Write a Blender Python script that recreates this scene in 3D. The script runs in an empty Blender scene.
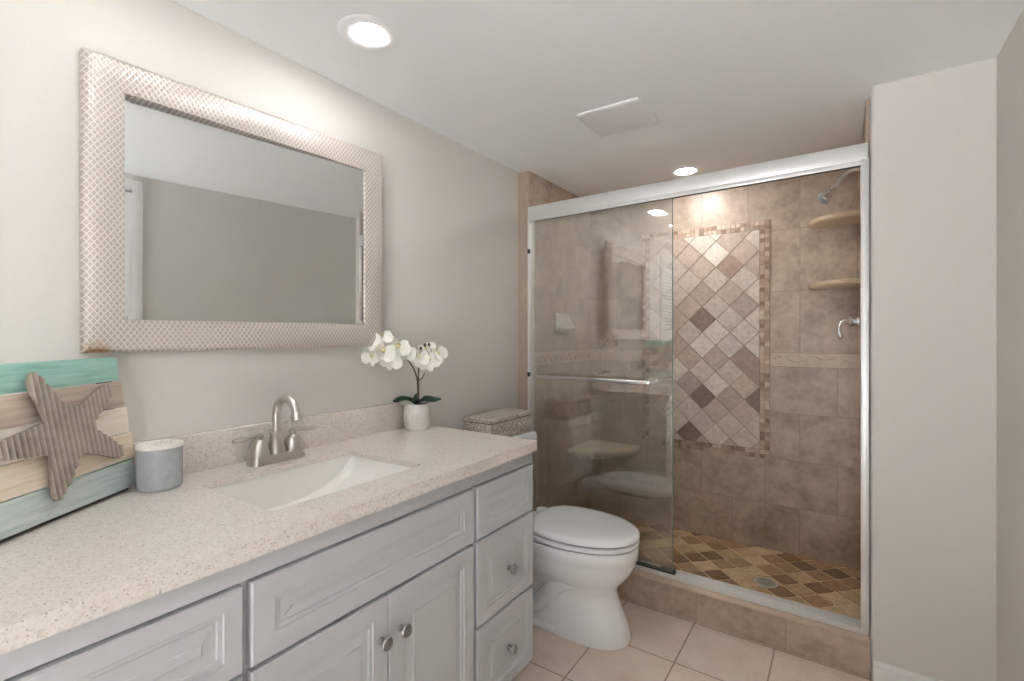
import bpy, bmesh, math, random
from mathutils import Vector, Matrix, Euler

random.seed(7)
S = bpy.context.scene
COL = S.collection
PI = math.pi

# ------------------------------------------------------------------ camera, world, exposure
EYE = Vector((1.49, 0.0, 1.25))
F_PX = 485.0
YAW = math.atan((843.0 - 512.0) / F_PX)
cam_d = bpy.data.cameras.new('camera')
cam_d.sensor_width = 36.0
cam_d.lens = F_PX / 1024.0 * 36.0
cam_d.shift_y = -(340.5 - 334.0) / 1024.0
cam_d.clip_start = 0.02
cam = bpy.data.objects.new('camera', cam_d)
COL.objects.link(cam)
cam.location = EYE
cam.rotation_euler = (PI / 2, 0, YAW)
S.camera = cam

S.view_settings.view_transform = 'Standard'
S.view_settings.look = 'None'
S.view_settings.exposure = 1.1
S.view_settings.gamma = 1.0
S.view_settings.use_curve_mapping = False

W = bpy.data.worlds.new('sky')
S.world = W
W.use_nodes = True
W.node_tree.nodes['Background'].inputs[0].default_value = (0.93, 0.96, 1.0, 1)
W.node_tree.nodes['Background'].inputs[1].default_value = 0.5
sun_d = bpy.data.lights.new('sun', 'SUN')      # lights the added bounce surface outside the added doorway behind the viewer
sun_d.energy = 46.0
sun_d.color = (1.0, 0.985, 0.965)
sun_d.angle = math.radians(1.0)
sun = bpy.data.objects.new('sun', sun_d)
COL.objects.link(sun)
sun.location = (6, 1.5, 9)
sun.rotation_euler = Vector((0.62, 0.16, 0.77)).to_track_quat('Z', 'Y').to_euler()
S.cycles.max_bounces = 12
S.cycles.diffuse_bounces = 9
S.cycles.glossy_bounces = 6
S.cycles.transparent_max_bounces = 24
S.cycles.caustics_reflective = False
S.cycles.caustics_refractive = False
S.cycles.sample_clamp_indirect = 6.0

LAMP = 47.0          # emission of the downlight lenses

# ------------------------------------------------------------------ materials
MATS = {}


def srgb(r, g, b):
    f = lambda c: (c / 255 / 12.92) if c / 255 <= 0.04045 else ((c / 255 + 0.055) / 1.055) ** 2.4
    return (f(r), f(g), f(b))


class NT:
    """small helper around one material's node tree"""

    def __init__(self, name):
        self.m = bpy.data.materials.new(name)
        self.m.use_nodes = True
        self.t = self.m.node_tree
        self.b = self.t.nodes['Principled BSDF']
        self.out = self.t.nodes['Material Output']

    def n(self, typ, **kw):
        nd = self.t.nodes.new(typ)
        for k, v in kw.items():
            setattr(nd, k, v)
        return nd

    def l(self, a, b):
        self.t.links.new(a, b)

    def coord(self, scale=(1, 1, 1), rot=(0, 0, 0), loc=(0, 0, 0), which='Object'):
        tc = self.n('ShaderNodeTexCoord')
        mp = self.n('ShaderNodeMapping')
        mp.inputs['Scale'].default_value = scale
        mp.inputs['Rotation'].default_value = rot
        mp.inputs['Location'].default_value = loc
        self.l(tc.outputs[which], mp.inputs['Vector'])
        return mp.outputs['Vector']

    def noise(self, vec, scale, detail=4, rough=0.55):
        nd = self.n('ShaderNodeTexNoise')
        nd.inputs['Scale'].default_value = scale
        nd.inputs['Detail'].default_value = detail
        nd.inputs['Roughness'].default_value = rough
        self.l(vec, nd.inputs['Vector'])
        return nd.outputs['Fac']

    def ramp(self, fac, stops, interp='LINEAR'):
        nd = self.n('ShaderNodeValToRGB')
        nd.color_ramp.interpolation = interp
        e = nd.color_ramp.elements
        while len(e) < len(stops):
            e.new(0.5)
        for i, (p, c) in enumerate(stops):
            e[i].position = p
            e[i].color = (c[0], c[1], c[2], 1) if not isinstance(c, (int, float)) else (c, c, c, 1)
        self.l(fac, nd.inputs['Fac'])
        return nd.outputs['Color']

    def mix(self, fac, a, b, mode='MIX'):
        nd = self.n('ShaderNodeMix', data_type='RGBA', blend_type=mode)
        for sock, v in ((nd.inputs[0], fac), (nd.inputs[6], a), (nd.inputs[7], b)):
            if hasattr(v, 'is_linked'):
                self.l(v, sock)
            elif isinstance(v, (int, float)):
                sock.default_value = v
            else:
                sock.default_value = (v[0], v[1], v[2], 1)
        return nd.outputs[2]

    def math(self, op, a, b=None, c=None):
        nd = self.n('ShaderNodeMath', operation=op)
        for i, v in enumerate((a, b, c)):
            if v is None:
                continue
            if hasattr(v, 'is_linked'):
                self.l(v, nd.inputs[i])
            else:
                nd.inputs[i].default_value = v
        return nd.outputs[0]

    def bump(self, h, strength=0.2, dist=0.002):
        nd = self.n('ShaderNodeBump')
        nd.inputs['Strength'].default_value = strength
        nd.inputs['Distance'].default_value = dist
        self.l(h, nd.inputs['Height'])
        self.l(nd.outputs['Normal'], self.b.inputs['Normal'])

    def set(self, color=None, rough=None, metal=None, spec=None):
        if color is not None:
            if hasattr(color, 'is_linked'):
                self.l(color, self.b.inputs['Base Color'])
            else:
                self.b.inputs['Base Color'].default_value = (color[0], color[1], color[2], 1)
        if rough is not None:
            self.b.inputs['Roughness'].default_value = rough
        if metal is not None:
            self.b.inputs['Metallic'].default_value = metal
        if spec is not None:
            self.b.inputs['Specular IOR Level'].default_value = spec
        return self.m


def plain(name, col, rough=0.5, metal=0.0, spec=0.5, var=0.04, scale=30.0, bump=0.0):
    k = NT(name)
    v = k.coord()
    f = k.noise(v, scale)
    lo = tuple(c * (1 - var) for c in col)
    hi = tuple(min(1, c * (1 + var)) for c in col)
    k.set(k.ramp(f, [(0.3, lo), (0.7, hi)]), rough, metal, spec)
    if bump:
        k.bump(f, bump, 0.001)
    return k.m


M_WALL = plain('wall_paint', (0.67, 0.646, 0.618), 0.75, spec=0.3, var=0.012, scale=120, bump=0.06)
M_CEIL = plain('ceiling_paint', (0.915, 0.93, 0.945), 0.85, spec=0.2, var=0.01, scale=120, bump=0.05)
M_TRIM = plain('trim_paint', (0.80, 0.795, 0.785), 0.4, var=0.01)
M_CAB = plain('cabinet_paint', (0.53, 0.54, 0.555), 0.45, var=0.012)
M_CABIN = plain('cabinet_gap', (0.10, 0.10, 0.105), 0.7, var=0.02)
M_PORC = plain('porcelain', (0.83, 0.845, 0.865), 0.10, spec=0.55, var=0.004)
M_SEAT = plain('seat_plastic', (0.81, 0.825, 0.845), 0.25, var=0.004)
M_SINK = plain('sink_porcelain', (0.86, 0.845, 0.82), 0.14, var=0.004)
M_CHROME = plain('chrome', (0.82, 0.83, 0.84), 0.10, 1.0, var=0.01)
M_NICKEL = plain('brushed_nickel', (0.60, 0.57, 0.54), 0.28, 1.0, var=0.03, scale=200)
M_KNOB = plain('pewter_knob', (0.36, 0.355, 0.35), 0.34, 1.0, var=0.05, scale=150)
M_ALU = plain('silver_aluminium', (0.78, 0.78, 0.775), 0.42, 0.55, var=0.015, scale=150)
M_BLACK = plain('black_plastic', (0.025, 0.024, 0.024), 0.45)
M_VENT = plain('vent_plastic', (0.80, 0.80, 0.795), 0.5, var=0.01)
M_GROUT = plain('grout', (0.50, 0.42, 0.33), 0.85, var=0.06)
M_SHELF = plain('tan_ceramic', srgb(196, 178, 150), 0.25, var=0.05, scale=40)
M_SEATC = plain('cream_ceramic', srgb(206, 194, 172), 0.25, var=0.04, scale=40)
M_SOAP = plain('white_ceramic', (0.74, 0.71, 0.66), 0.2, var=0.02)
M_LEAF = plain('orchid_leaf', (0.016, 0.06, 0.032), 0.35, var=0.3, scale=60)
M_LEAFB = plain('leaf_underside', (0.42, 0.42, 0.36), 0.5, var=0.12, scale=60)
M_STEM = plain('orchid_stem', (0.10, 0.085, 0.04), 0.55, var=0.25, scale=90)
M_PETAL = plain('orchid_petal', (0.86, 0.85, 0.80), 0.55, spec=0.3, var=0.03, scale=60)
M_LIP = plain('orchid_lip', (0.72, 0.66, 0.38), 0.5, var=0.12, scale=90)
M_SOIL = plain('moss', (0.035, 0.04, 0.022), 0.9, var=0.4, scale=200)
M_LID = plain('candle_lid', (0.80, 0.77, 0.73), 0.55, var=0.05, scale=70)
M_WAX = plain('candle_wax', (0.80, 0.80, 0.79), 0.5, var=0.02)
M_SLAT = plain('blind_slat', (0.80, 0.80, 0.80), 0.5, var=0.01)
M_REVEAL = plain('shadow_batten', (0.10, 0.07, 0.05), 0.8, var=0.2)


def mat_lens(power):
    k = NT('lamp_lens')
    k.set((0.9, 0.9, 0.88), 0.4)
    k.b.inputs['Emission Color'].default_value = (1.0, 0.985, 0.965, 1)
    k.b.inputs['Emission Strength'].default_value = power
    return k.m


M_LENS = mat_lens(LAMP)
M_LENS_SHOWER = mat_lens(LAMP * 2.0)
M_LENS_DIM = mat_lens(LAMP * 0.35)


def mat_mirror():
    k = NT('mirror_silver')
    return k.set((0.80, 0.825, 0.815), 0.0, 1.0)


M_MIRROR = mat_mirror()


def mat_glass(name='clear_glass', tint=(0.972, 0.978, 0.970), f0=0.125, rough=0.0):
    """thin architectural glass: see-through, with Schlick reflection"""
    k = NT(name)
    k.t.nodes.remove(k.b)
    geo = k.n('ShaderNodeNewGeometry')
    dot = k.n('ShaderNodeVectorMath', operation='DOT_PRODUCT')
    k.l(geo.outputs['Normal'], dot.inputs[0])
    k.l(geo.outputs['Incoming'], dot.inputs[1])
    c = k.math('ABSOLUTE', dot.outputs['Value'])
    p = k.math('POWER', k.math('SUBTRACT', 1.0, c), 5.0)
    f = k.math('MULTIPLY_ADD', p, 1 - f0, f0)
    tr = k.n('ShaderNodeBsdfTransparent')
    tr.inputs[0].default_value = (*tint, 1)
    gl = k.n('ShaderNodeBsdfGlossy')
    gl.inputs['Roughness'].default_value = rough
    gl.inputs[0].default_value = (1, 1, 1, 1)
    mx = k.n('ShaderNodeMixShader')
    k.l(f, mx.inputs[0])
    k.l(tr.outputs[0], mx.inputs[1])
    k.l(gl.outputs[0], mx.inputs[2])
    k.l(mx.outputs[0], k.out.inputs['Surface'])
    return k.m


M_GLASS = mat_glass()


def mat_jar():
    k = NT('frosted_blue_glass')
    v = k.coord()
    f = k.noise(v, 45)
    k.set(k.ramp(f, [(0.3, (0.43, 0.475, 0.49)), (0.7, (0.52, 0.56, 0.57))]), 0.16)
    k.b.inputs['Transmission Weight'].default_value = 0.15
    return k.m


M_JAR = mat_jar()


def mat_stone():
    """speckled beige engineered quartz"""
    k = NT('speckled_quartz')
    v = k.coord()
    vo = k.n('ShaderNodeTexVoronoi')
    vo.inputs['Scale'].default_value = 260
    k.l(v, vo.inputs['Vector'])
    cell = k.math('FRACT', k.math('MULTIPLY', vo.outputs['Color'], 3.77))
    base = k.ramp(vo.outputs['Color'], [(0.0, srgb(203, 194, 186)), (0.35, srgb(221, 214, 208)), (0.7, srgb(228, 222, 217)), (1.0, srgb(209, 201, 193))])
    vo2 = k.n('ShaderNodeTexVoronoi')
    vo2.inputs['Scale'].default_value = 210
    k.l(v, vo2.inputs['Vector'])
    sep = k.n('ShaderNodeSeparateColor')
    k.l(vo2.outputs['Color'], sep.inputs[0])
    pick = k.math('LESS_THAN', sep.outputs[1], 0.22)
    near = k.math('LESS_THAN', vo2.outputs['Distance'], 0.30)
    spk = k.math('MULTIPLY', pick, near)
    col = k.mix(k.math('MULTIPLY', spk, 0.6), base, srgb(132, 114, 102))
    return k.set(col, 0.16, spec=0.6)


M_STONE = mat_stone()


def mat_tile(name, axis, x0=1.128, z0=0.05, split=1.11, ux0=1.298, cols=None, floor=False):
    """stone-look wall tile, wide running-bond rows below the border strip, tall stacked tiles above it"""
    k = NT(name)
    tc = k.n('ShaderNodeTexCoord')
    sp = k.n('ShaderNodeSeparateXYZ')
    k.l(tc.outputs['Object'], sp.inputs[0])
    h = sp.outputs[axis]
    z = sp.outputs[2]

    def brick(xo, zo, w, r, off):
        cb = k.n('ShaderNodeCombineXYZ')
        k.l(k.math('ADD', h, 40 * w - xo), cb.inputs[0])
        k.l(k.math('ADD', z, 20 * r - zo), cb.inputs[1])
        bt = k.n('ShaderNodeTexBrick')
        bt.offset = off
        bt.offset_frequency = 2
        bt.inputs['Scale'].default_value = 1.0
        bt.inputs['Brick Width'].default_value = w
        bt.inputs['Row Height'].default_value = r
        bt.inputs['Mortar Size'].default_value = 0.0021
        bt.inputs['Mortar Smooth'].default_value = 0.15
        bt.inputs['Bias'].default_value = 0.0
        bt.inputs['Color1'].default_value = (0, 0, 0, 1)
        bt.inputs['Color2'].default_value = (1, 1, 1, 1)
        bt.inputs['Mortar'].default_value = (0.5, 0.5, 0.5, 1)
        k.l(cb.outputs[0], bt.inputs['Vector'])
        return bt

    lo = brick(x0, z0, 0.3385, 0.2555, 0.5)
    up = brick(ux0, 1.147, 0.253, 0.338, 0.0)
    sel = k.math('GREATER_THAN', z, split)
    rnd = k.mix(sel, lo.outputs['Color'], up.outputs['Color'])
    mort = k.math('ADD', k.math('MULTIPLY', up.outputs['Fac'], sel),
                  k.math('MULTIPLY', lo.outputs['Fac'], k.math('SUBTRACT', 1.0, sel)))
    # cloudy stone look, shifted from tile to tile
    sh = k.n('ShaderNodeVectorMath', operation='MULTIPLY_ADD')
    k.l(rnd, sh.inputs[0])
    sh.inputs[1].default_value = (3.1, 5.7, 4.3)
    k.l(tc.outputs['Object'], sh.inputs[2])
    n1 = k.noise(sh.outputs[0], 7.5, 6, 0.62)
    n2 = k.noise(sh.outputs[0], 38, 4, 0.6)
    nn = k.math('ADD', k.math('MULTIPLY', n1, 0.72), k.math('MULTIPLY', n2, 0.28))
    c = cols or [srgb(150, 131, 115), srgb(179, 161, 145), srgb(198, 182, 167)]
    col = k.ramp(nn, [(0.34, c[0]), (0.5, c[1]), (0.66, c[2])])
    tone = k.ramp(rnd, [(0.0, 0.93), (1.0, 1.05)])
    col = k.mix(1.0, col, tone, 'MULTIPLY')
    col = k.mix(mort, col, srgb(160, 143, 128))
    k.set(col, 0.40)
    k.bump(k.math('SUBTRACT', k.math('MULTIPLY', n2, 0.15), mort), 0.35, 0.002)
    return k.m


M_TILE_X = mat_tile('shower_tile_back', 0)
M_TILE_Y = mat_tile('shower_tile_side', 1, x0=2.45, ux0=2.55)
M_CURB = mat_tile('curb_tile', 0, x0=0.965 + 0.169, z0=-0.11, split=9)
M_CURBCAP = plain('curb_cap', srgb(196, 178, 160), 0.3, var=0.06, scale=25)


def mat_floor():
    k = NT('floor_tile')
    v = k.coord(loc=(-0.960 + 0.306 * 40, -1.872 + 0.306 * 40, 0))
    bt = k.n('ShaderNodeTexBrick')
    bt.offset = 0.0
    bt.inputs['Scale'].default_value = 1.0
    bt.inputs['Brick Width'].default_value = 0.306
    bt.inputs['Row Height'].default_value = 0.306
    bt.inputs['Mortar Size'].default_value = 0.0032
    bt.inputs['Mortar Smooth'].default_value = 0.2
    bt.inputs['Color1'].default_value = (0, 0, 0, 1)
    bt.inputs['Color2'].default_value = (1, 1, 1, 1)
    k.l(v, bt.inputs['Vector'])
    o = k.coord()
    n1 = k.noise(o, 5, 6, 0.6)
    n2 = k.noise(o, 60, 3, 0.6)
    nn = k.math('ADD', k.math('MULTIPLY', n1, 0.75), k.math('MULTIPLY', n2, 0.25))
    col = k.ramp(nn, [(0.35, srgb(208, 190, 176)), (0.5, srgb(219, 204, 191)), (0.65, srgb(226, 213, 202))])
    tone = k.ramp(bt.outputs['Color'], [(0, 0.96), (1, 1.03)])
    col = k.mix(1.0, col, tone, 'MULTIPLY')
    col = k.mix(bt.outputs['Fac'], col, srgb(158, 138, 120))
    k.set(col, 0.33)
    k.bump(k.math('SUBTRACT', k.math('MULTIPLY', n2, 0.1), bt.outputs['Fac']), 0.35, 0.002)
    return k.m


M_FLOOR = mat_floor()


def mat_attr(name, rough=0.45, scale=45, lo=0.78, hi=1.15):
    """tiles whose own stone colour is stored per tile, with veining on top"""
    k = NT(name)
    at = k.n('ShaderNodeAttribute')
    at.attribute_name = 'tile'
    o = k.coord()
    n = k.noise(o, scale, 6, 0.65)
    t = k.ramp(n, [(0.3, lo), (0.7, hi)])
    k.set(k.mix(1.0, at.outputs['Color'], t, 'MULTIPLY'), rough)
    k.bump(n, 0.15, 0.002)
    return k.m


M_MOSAIC = mat_attr('tumbled_marble')
M_SLATE = mat_attr('slate_floor', 0.5, 38, 0.72, 1.2)
M_BORDER = plain('border_strip', srgb(200, 184, 165), 0.4, var=0.10, scale=35)


def mat_wood(name, c0, c1, c2):
    """painted, brushed and worn plank; grain runs along the plank (object X)"""
    k = NT(name)
    v = k.coord(scale=(5, 60, 60))
    n = k.noise(v, 1.6, 6, 0.65)
    w = k.noise(k.coord(scale=(14, 150, 150)), 1.0, 3, 0.6)
    col = k.ramp(n, [(0.30, c0), (0.5, c1), (0.72, c2)])
    col = k.mix(k.ramp(w, [(0.60, 0.0), (0.72, 0.35)]), col, c0)
    k.set(col, 0.65)
    k.bump(n, 0.3, 0.0015)
    return k.m


def mat_corrugated():
    """weathered zinc, ridge shading painted in as paler crests along the corrugation"""
    k = NT('corrugated_zinc')
    v = k.coord()
    n = k.noise(v, 26, 5, 0.65)
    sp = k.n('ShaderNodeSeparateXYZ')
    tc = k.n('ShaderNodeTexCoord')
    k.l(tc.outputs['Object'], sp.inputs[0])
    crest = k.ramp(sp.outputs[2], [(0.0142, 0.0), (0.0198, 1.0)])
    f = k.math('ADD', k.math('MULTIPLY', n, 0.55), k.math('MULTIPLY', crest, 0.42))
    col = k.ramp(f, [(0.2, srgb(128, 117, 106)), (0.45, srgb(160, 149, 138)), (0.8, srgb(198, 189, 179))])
    k.set(col, 0.45, 0.35)
    return k.m


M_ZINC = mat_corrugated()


def mat_frame():
    """champagne-silver frame embossed with a fish-scale lattice; rubbed gold in one corner"""
    k = NT('embossed_silver')
    tc = k.n('ShaderNodeTexCoord')
    sp = k.n('ShaderNodeSeparateXYZ')
    k.l(tc.outputs['Object'], sp.inputs[0])
    y, z = sp.outputs[1], sp.outputs[2]
    P = 0.0128
    a = k.math('ABSOLUTE', k.math('SINE', k.math('MULTIPLY', k.math('ADD', y, k.math('MULTIPLY', z, 0.72)), PI / P)))
    c = k.math('ABSOLUTE', k.math('SINE', k.math('MULTIPLY', k.math('SUBTRACT', y, k.math('MULTIPLY', z, 0.72)), PI / P)))
    m = k.math('MINIMUM', a, c)
    col = k.ramp(m, [(0.0, srgb(220, 214, 209)), (0.30, srgb(206, 198, 193)), (0.75, srgb(176, 167, 161)), (1.0, srgb(190, 182, 176))])
    hh = k.math('SUBTRACT', 1.0, m)
    ds = k.n('ShaderNodeVectorMath', operation='DISTANCE')
    k.l(tc.outputs['Object'], ds.inputs[0])
    ds.inputs[1].default_value = (0.03, 0.026, -0.014 + 1.204)
    nz = k.noise(tc.outputs['Object'], 60, 3)
    d = k.math('ADD', ds.outputs['Value'], k.math('MULTIPLY', k.math('SUBTRACT', nz, 0.5), 0.03))
    st = k.ramp(d, [(0.02, 0.8), (0.045, 0.0)])
    col = k.mix(st, col, srgb(172, 128, 66))
    k.set(col, 0.34, 0.35)
    k.bump(hh, 0.5, 0.002)
    return k.m


M_FRAME = mat_frame()


def mat_box():
    """inlaid chips: pale and brown shell pieces"""
    k = NT('inlaid_shell')
    v = k.coord(scale=(1, 1, 1))
    vo = k.n('ShaderNodeTexVoronoi')
    vo.inputs['Scale'].default_value = 190
    k.l(v, vo.inputs['Vector'])
    sep = k.n('ShaderNodeSeparateColor')
    k.l(vo.outputs['Color'], sep.inputs[0])
    col = k.ramp(sep.outputs[0], [(0.0, srgb(140, 127, 118)), (0.35, srgb(176, 165, 157)), (0.6, srgb(212, 206, 201)), (1.0, srgb(190, 180, 172))])
    k.set(col, 0.35)
    return k.m


M_BOX = mat_box()


def mat_pot():
    k = NT('glazed_white_pot')
    v = k.coord()
    n = k.noise(v, 28, 5, 0.6)
    k.set(k.ramp(n, [(0.35, (0.66, 0.65, 0.62)), (0.6, (0.80, 0.79, 0.77))]), 0.28)
    k.bump(n, 0.25, 0.003)
    return k.m


M_POT = mat_pot()

# ------------------------------------------------------------------ mesh helpers


def world(o):
    m = Matrix.LocRotScale(o.location, o.rotation_euler, o.scale)
    return world(o.parent) @ m if o.parent else m


def obj(name, bm, mat, parent=None, angle=35, local=False, origin=None):
    """link a bmesh as ONE object; its vertices come in world coordinates unless local"""
    if origin is not None:
        bm.transform(Matrix.Translation(-Vector(origin)))
    me = bpy.data.meshes.new(name)
    if parent and not local:
        bm.transform(world(parent).inverted())
    bmesh.ops.recalc_face_normals(bm, faces=bm.faces[:])
    bm.to_mesh(me)
    bm.free()
    for m in (mat if isinstance(mat, (list, tuple)) else [mat]):
        me.materials.append(m)
    for p in me.polygons:
        p.use_smooth = True
    me.set_sharp_from_angle(angle=math.radians(angle))
    o = bpy.data.objects.new(name, me)
    COL.objects.link(o)
    if origin is not None:
        o.location = origin
    if parent:
        o.parent = parent
    return o


def thing(name, label, cat, loc=(0, 0, 0), rz=0, group=None):
    o = bpy.data.objects.new(name, None)
    o.empty_display_size = 0.05
    COL.objects.link(o)
    o.location = loc
    o.rotation_euler = (0, 0, rz)
    return tag(o, label, cat, group)


def tag(o, label, cat, group=None):
    o['label'] = label
    o['category'] = cat
    if group:
        o['group'] = group
    return o


def struct(name, bm, mat, parent=None, angle=35):
    o = obj(name, bm, mat, parent, angle)
    if not parent:
        o['kind'] = 'structure'
    return o


def dup(root, loc, rz, label, group=None):
    def cp(o, par):
        c = o.copy()
        COL.objects.link(c)
        if par:
            c.parent = par
        for ch in list(o.children):
            cp(ch, c)
        return c
    r = cp(root, None)
    r.location = loc
    r.rotation_euler = (0, 0, rz)
    r['label'] = label
    if group:
        r['group'] = group
    return r


def B():
    return bmesh.new()


def box(bm, x0, x1, y0, y1, z0, z1, bev=0.0, seg=2):
    vs = [bm.verts.new(p) for p in ((x0, y0, z0), (x1, y0, z0), (x1, y1, z0), (x0, y1, z0),
                                    (x0, y0, z1), (x1, y0, z1), (x1, y1, z1), (x0, y1, z1))]
    fs = [bm.faces.new([vs[i] for i in q]) for q in
          ((3, 2, 1, 0), (4, 5, 6, 7), (0, 1, 5, 4), (1, 2, 6, 5), (2, 3, 7, 6), (3, 0, 4, 7))]
    if bev:
        es = list({e for f in fs for e in f.edges})
        bmesh.ops.bevel(bm, geom=es, offset=bev, segments=seg, profile=0.5, affect='EDGES')
    return bm


def hexa(bm, pts, bev=0.0):
    """8 corners: bottom loop then top loop"""
    vs = [bm.verts.new(p) for p in pts]
    fs = [bm.faces.new([vs[i] for i in q]) for q in
          ((3, 2, 1, 0), (4, 5, 6, 7), (0, 1, 5, 4), (1, 2, 6, 5), (2, 3, 7, 6), (3, 0, 4, 7))]
    if bev:
        es = list({e for f in fs for e in f.edges})
        bmesh.ops.bevel(bm, geom=es, offset=bev, segments=2, profile=0.5, affect='EDGES')
    return bm


def loft(bm, rings, cap0=True, cap1=True, closed=True):
    R = [[bm.verts.new(p) for p in r] for r in rings]
    n = len(R[0])
    for a, b in zip(R, R[1:]):
        for i in range(n if closed else n - 1):
            j = (i + 1) % n
            bm.faces.new((a[i], a[j], b[j], b[i]))
    if cap0:
        bm.faces.new(R[0][::-1])
    if cap1:
        bm.faces.new(R[-1])
    return bm


def lathe(bm, prof, c=(0, 0, 0), seg=32, mat=None, cap0=True, cap1=True):
    """prof: (radius, height) pairs about local Z; mat places it"""
    m = mat or Matrix.Translation(c)
    rings = []
    for r, h in prof:
        r = max(r, 1e-4)
        rings.append([m @ Vector((r * math.cos(2 * PI * i / seg), r * math.sin(2 * PI * i / seg), h)) for i in range(seg)])
    return loft(bm, rings, cap0, cap1)


def tube(bm, pts, rad, seg=12, flat=1.0):
    pts = [Vector(p) for p in pts]
    n = len(pts)
    rr = rad if isinstance(rad, (list, tuple)) else [rad] * n
    rings = []
    up = None
    for i, p in enumerate(pts):
        t = (pts[min(i + 1, n - 1)] - pts[max(i - 1, 0)]).normalized()
        if up is None:
            up = Vector((0, 0, 1)) if abs(t.z) < 0.9 else Vector((0, 1, 0))
        up = (up - t * up.dot(t)).normalized()
        s = t.cross(up)
        rings.append([p + s * (rr[i] * math.cos(2 * PI * k / seg)) + up * (rr[i] * flat * math.sin(2 * PI * k / seg)) for k in range(seg)])
    return loft(bm, rings)


def smooth_path(pts, sub=6):
    """Catmull-Rom through the points"""
    P = [Vector(p) for p in pts]
    P = [P[0] * 2 - P[1]] + P + [P[-1] * 2 - P[-2]]
    out = []
    for i in range(1, len(P) - 2):
        for s in range(sub):
            t = s / sub
            a, b, c, d = P[i - 1], P[i], P[i + 1], P[i + 2]
            out.append(0.5 * ((2 * b) + (c - a) * t + (2 * a - 5 * b + 4 * c - d) * t * t + (3 * b - a - 3 * c + d) * t ** 3))
    out.append(P[-2])
    return out


def prism(bm, poly, d0, d1, fn):
    """poly (u,v) extruded between depths d0, d1; fn(u,v,d)->point"""
    a = [bm.verts.new(fn(u, v, d0)) for u, v in poly]
    b = [bm.verts.new(fn(u, v, d1)) for u, v in poly]
    n = len(poly)
    fa = bm.faces.new(a[::-1])
    fb = bm.faces.new(b)
    for i in range(n):
        j = (i + 1) % n
        bm.faces.new((a[i], a[j], b[j], b[i]))
    return fa, fb


def clip(poly, x0, x1, y0, y1):
    def cut(p, ins, inter):
        out = []
        for i in range(len(p)):
            a, b = p[i - 1], p[i]
            if ins(b):
                if not ins(a):
                    out.append(inter(a, b))
                out.append(b)
            elif ins(a):
                out.append(inter(a, b))
        return out
    for ax, lim, sg in ((0, x0, 1), (0, x1, -1), (1, y0, 1), (1, y1, -1)):
        if not poly:
            return []
        ins = lambda q: (q[ax] - lim) * sg >= -1e-9

        def inter(a, b):
            t = (lim - a[ax]) / (b[ax] - a[ax])
            return (a[0] + (b[0] - a[0]) * t, a[1] + (b[1] - a[1]) * t)
        poly = cut(poly, ins, inter)
    return poly


def rrect(x0, x1, y0, y1, r, n=6):
    out = []
    for cx, cy, a in ((x1 - r, y1 - r, 0), (x0 + r, y1 - r, 90), (x0 + r, y0 + r, 180), (x1 - r, y0 + r, 270)):
        for i in range(n + 1):
            t = math.radians(a + 90 * i / n)
            out.append((cx + r * math.cos(t), cy + r * math.sin(t)))
    return out


# ------------------------------------------------------------------ dimensions of the room
H = 2.145
XR = 1.90           # right wall
YF = 2.18           # face of the wall piece right of the shower
XS = 1.574          # its corner
YB = 3.04           # tiled back wall
Y0 = -1.30          # wall behind the viewer
TL = 2.246          # where the tiled shower wall starts on the left
XT = 0.066          # face of that tiled wall

# ------------------------------------------------------------------ setting
b = B(); box(b, -0.12, XR + 0.12, Y0 - 0.12, YB + 0.12, -0.10, 0.0)
struct('floor', b, M_FLOOR)
b = B(); box(b, -9, 11, -14, Y0 - 0.12, -0.12, -0.02)  # unseen pale ground, added to bounce sunlight indoors and onto the ceiling
struct('floor_bounce', b, plain('bounce_ground', (0.70, 0.71, 0.72), 0.9, scale=3))
b = B(); box(b, -0.12, XR + 0.12, Y0 - 0.12, YB + 0.12, H, H + 0.10)
struct('ceiling', b, M_CEIL)

# left wall with the window opening (out of frame, seen in the shower glass)
WY0, WY1, WZ0, WZ1 = -0.72, -0.10, 1.24, 1.93
b = B()
box(b, -0.12, 0, WY1, TL, 0, H)
box(b, -0.12, 0, Y0, WY0, 0, H)
box(b, -0.12, 0, WY0, WY1, 0, WZ0)
box(b, -0.12, 0, WY0, WY1, WZ1, H)
struct('wall_left', b, M_WALL)
b = B(); box(b, -0.12, XT, TL + 0.004, YB, 0, H)
wst = struct('wall_shower_left', b, M_TILE_Y)
b = B(); box(b, -0.02, XT + 0.001, TL, TL + 0.012, 0, H, 0.002)
struct('trim_1', b, plain('tile_edge', srgb(176, 160, 146), 0.35, var=0.06, scale=30))
b = B(); box(b, -0.12, XR + 0.12, YB, YB + 0.12, 0, H)
wback = struct('wall_back', b, M_TILE_X)
b = B(); box(b, XR, XR + 0.12, Y0, -0.10, 0, H); box(b, XR, XR + 0.12, 0.78, YB, 0, H); box(b, XR, XR + 0.12, -0.10, 0.78, 2.05, H)
struct('wall_right', b, M_WALL)
b = B()
box(b, XS, XR, YF, YB, 0, H, 0.0)
es = [e for e in b.edges if abs(e.verts[0].co.x - XS) < 1e-5 and abs(e.verts[1].co.x - XS) < 1e-5 and abs(e.verts[0].co.y - YF) < 1e-5 and abs(e.verts[1].co.y - YF) < 1e-5]
bmesh.ops.bevel(b, geom=es, offset=0.012, segments=4, profile=0.5, affect='EDGES')
struct('wall_front', b, M_WALL)
b = B(); box(b, XS - 0.012, XS + 0.001, 2.30, YB, 0, H)
struct('wall_shower_right', b, M_TILE_Y)
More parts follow.
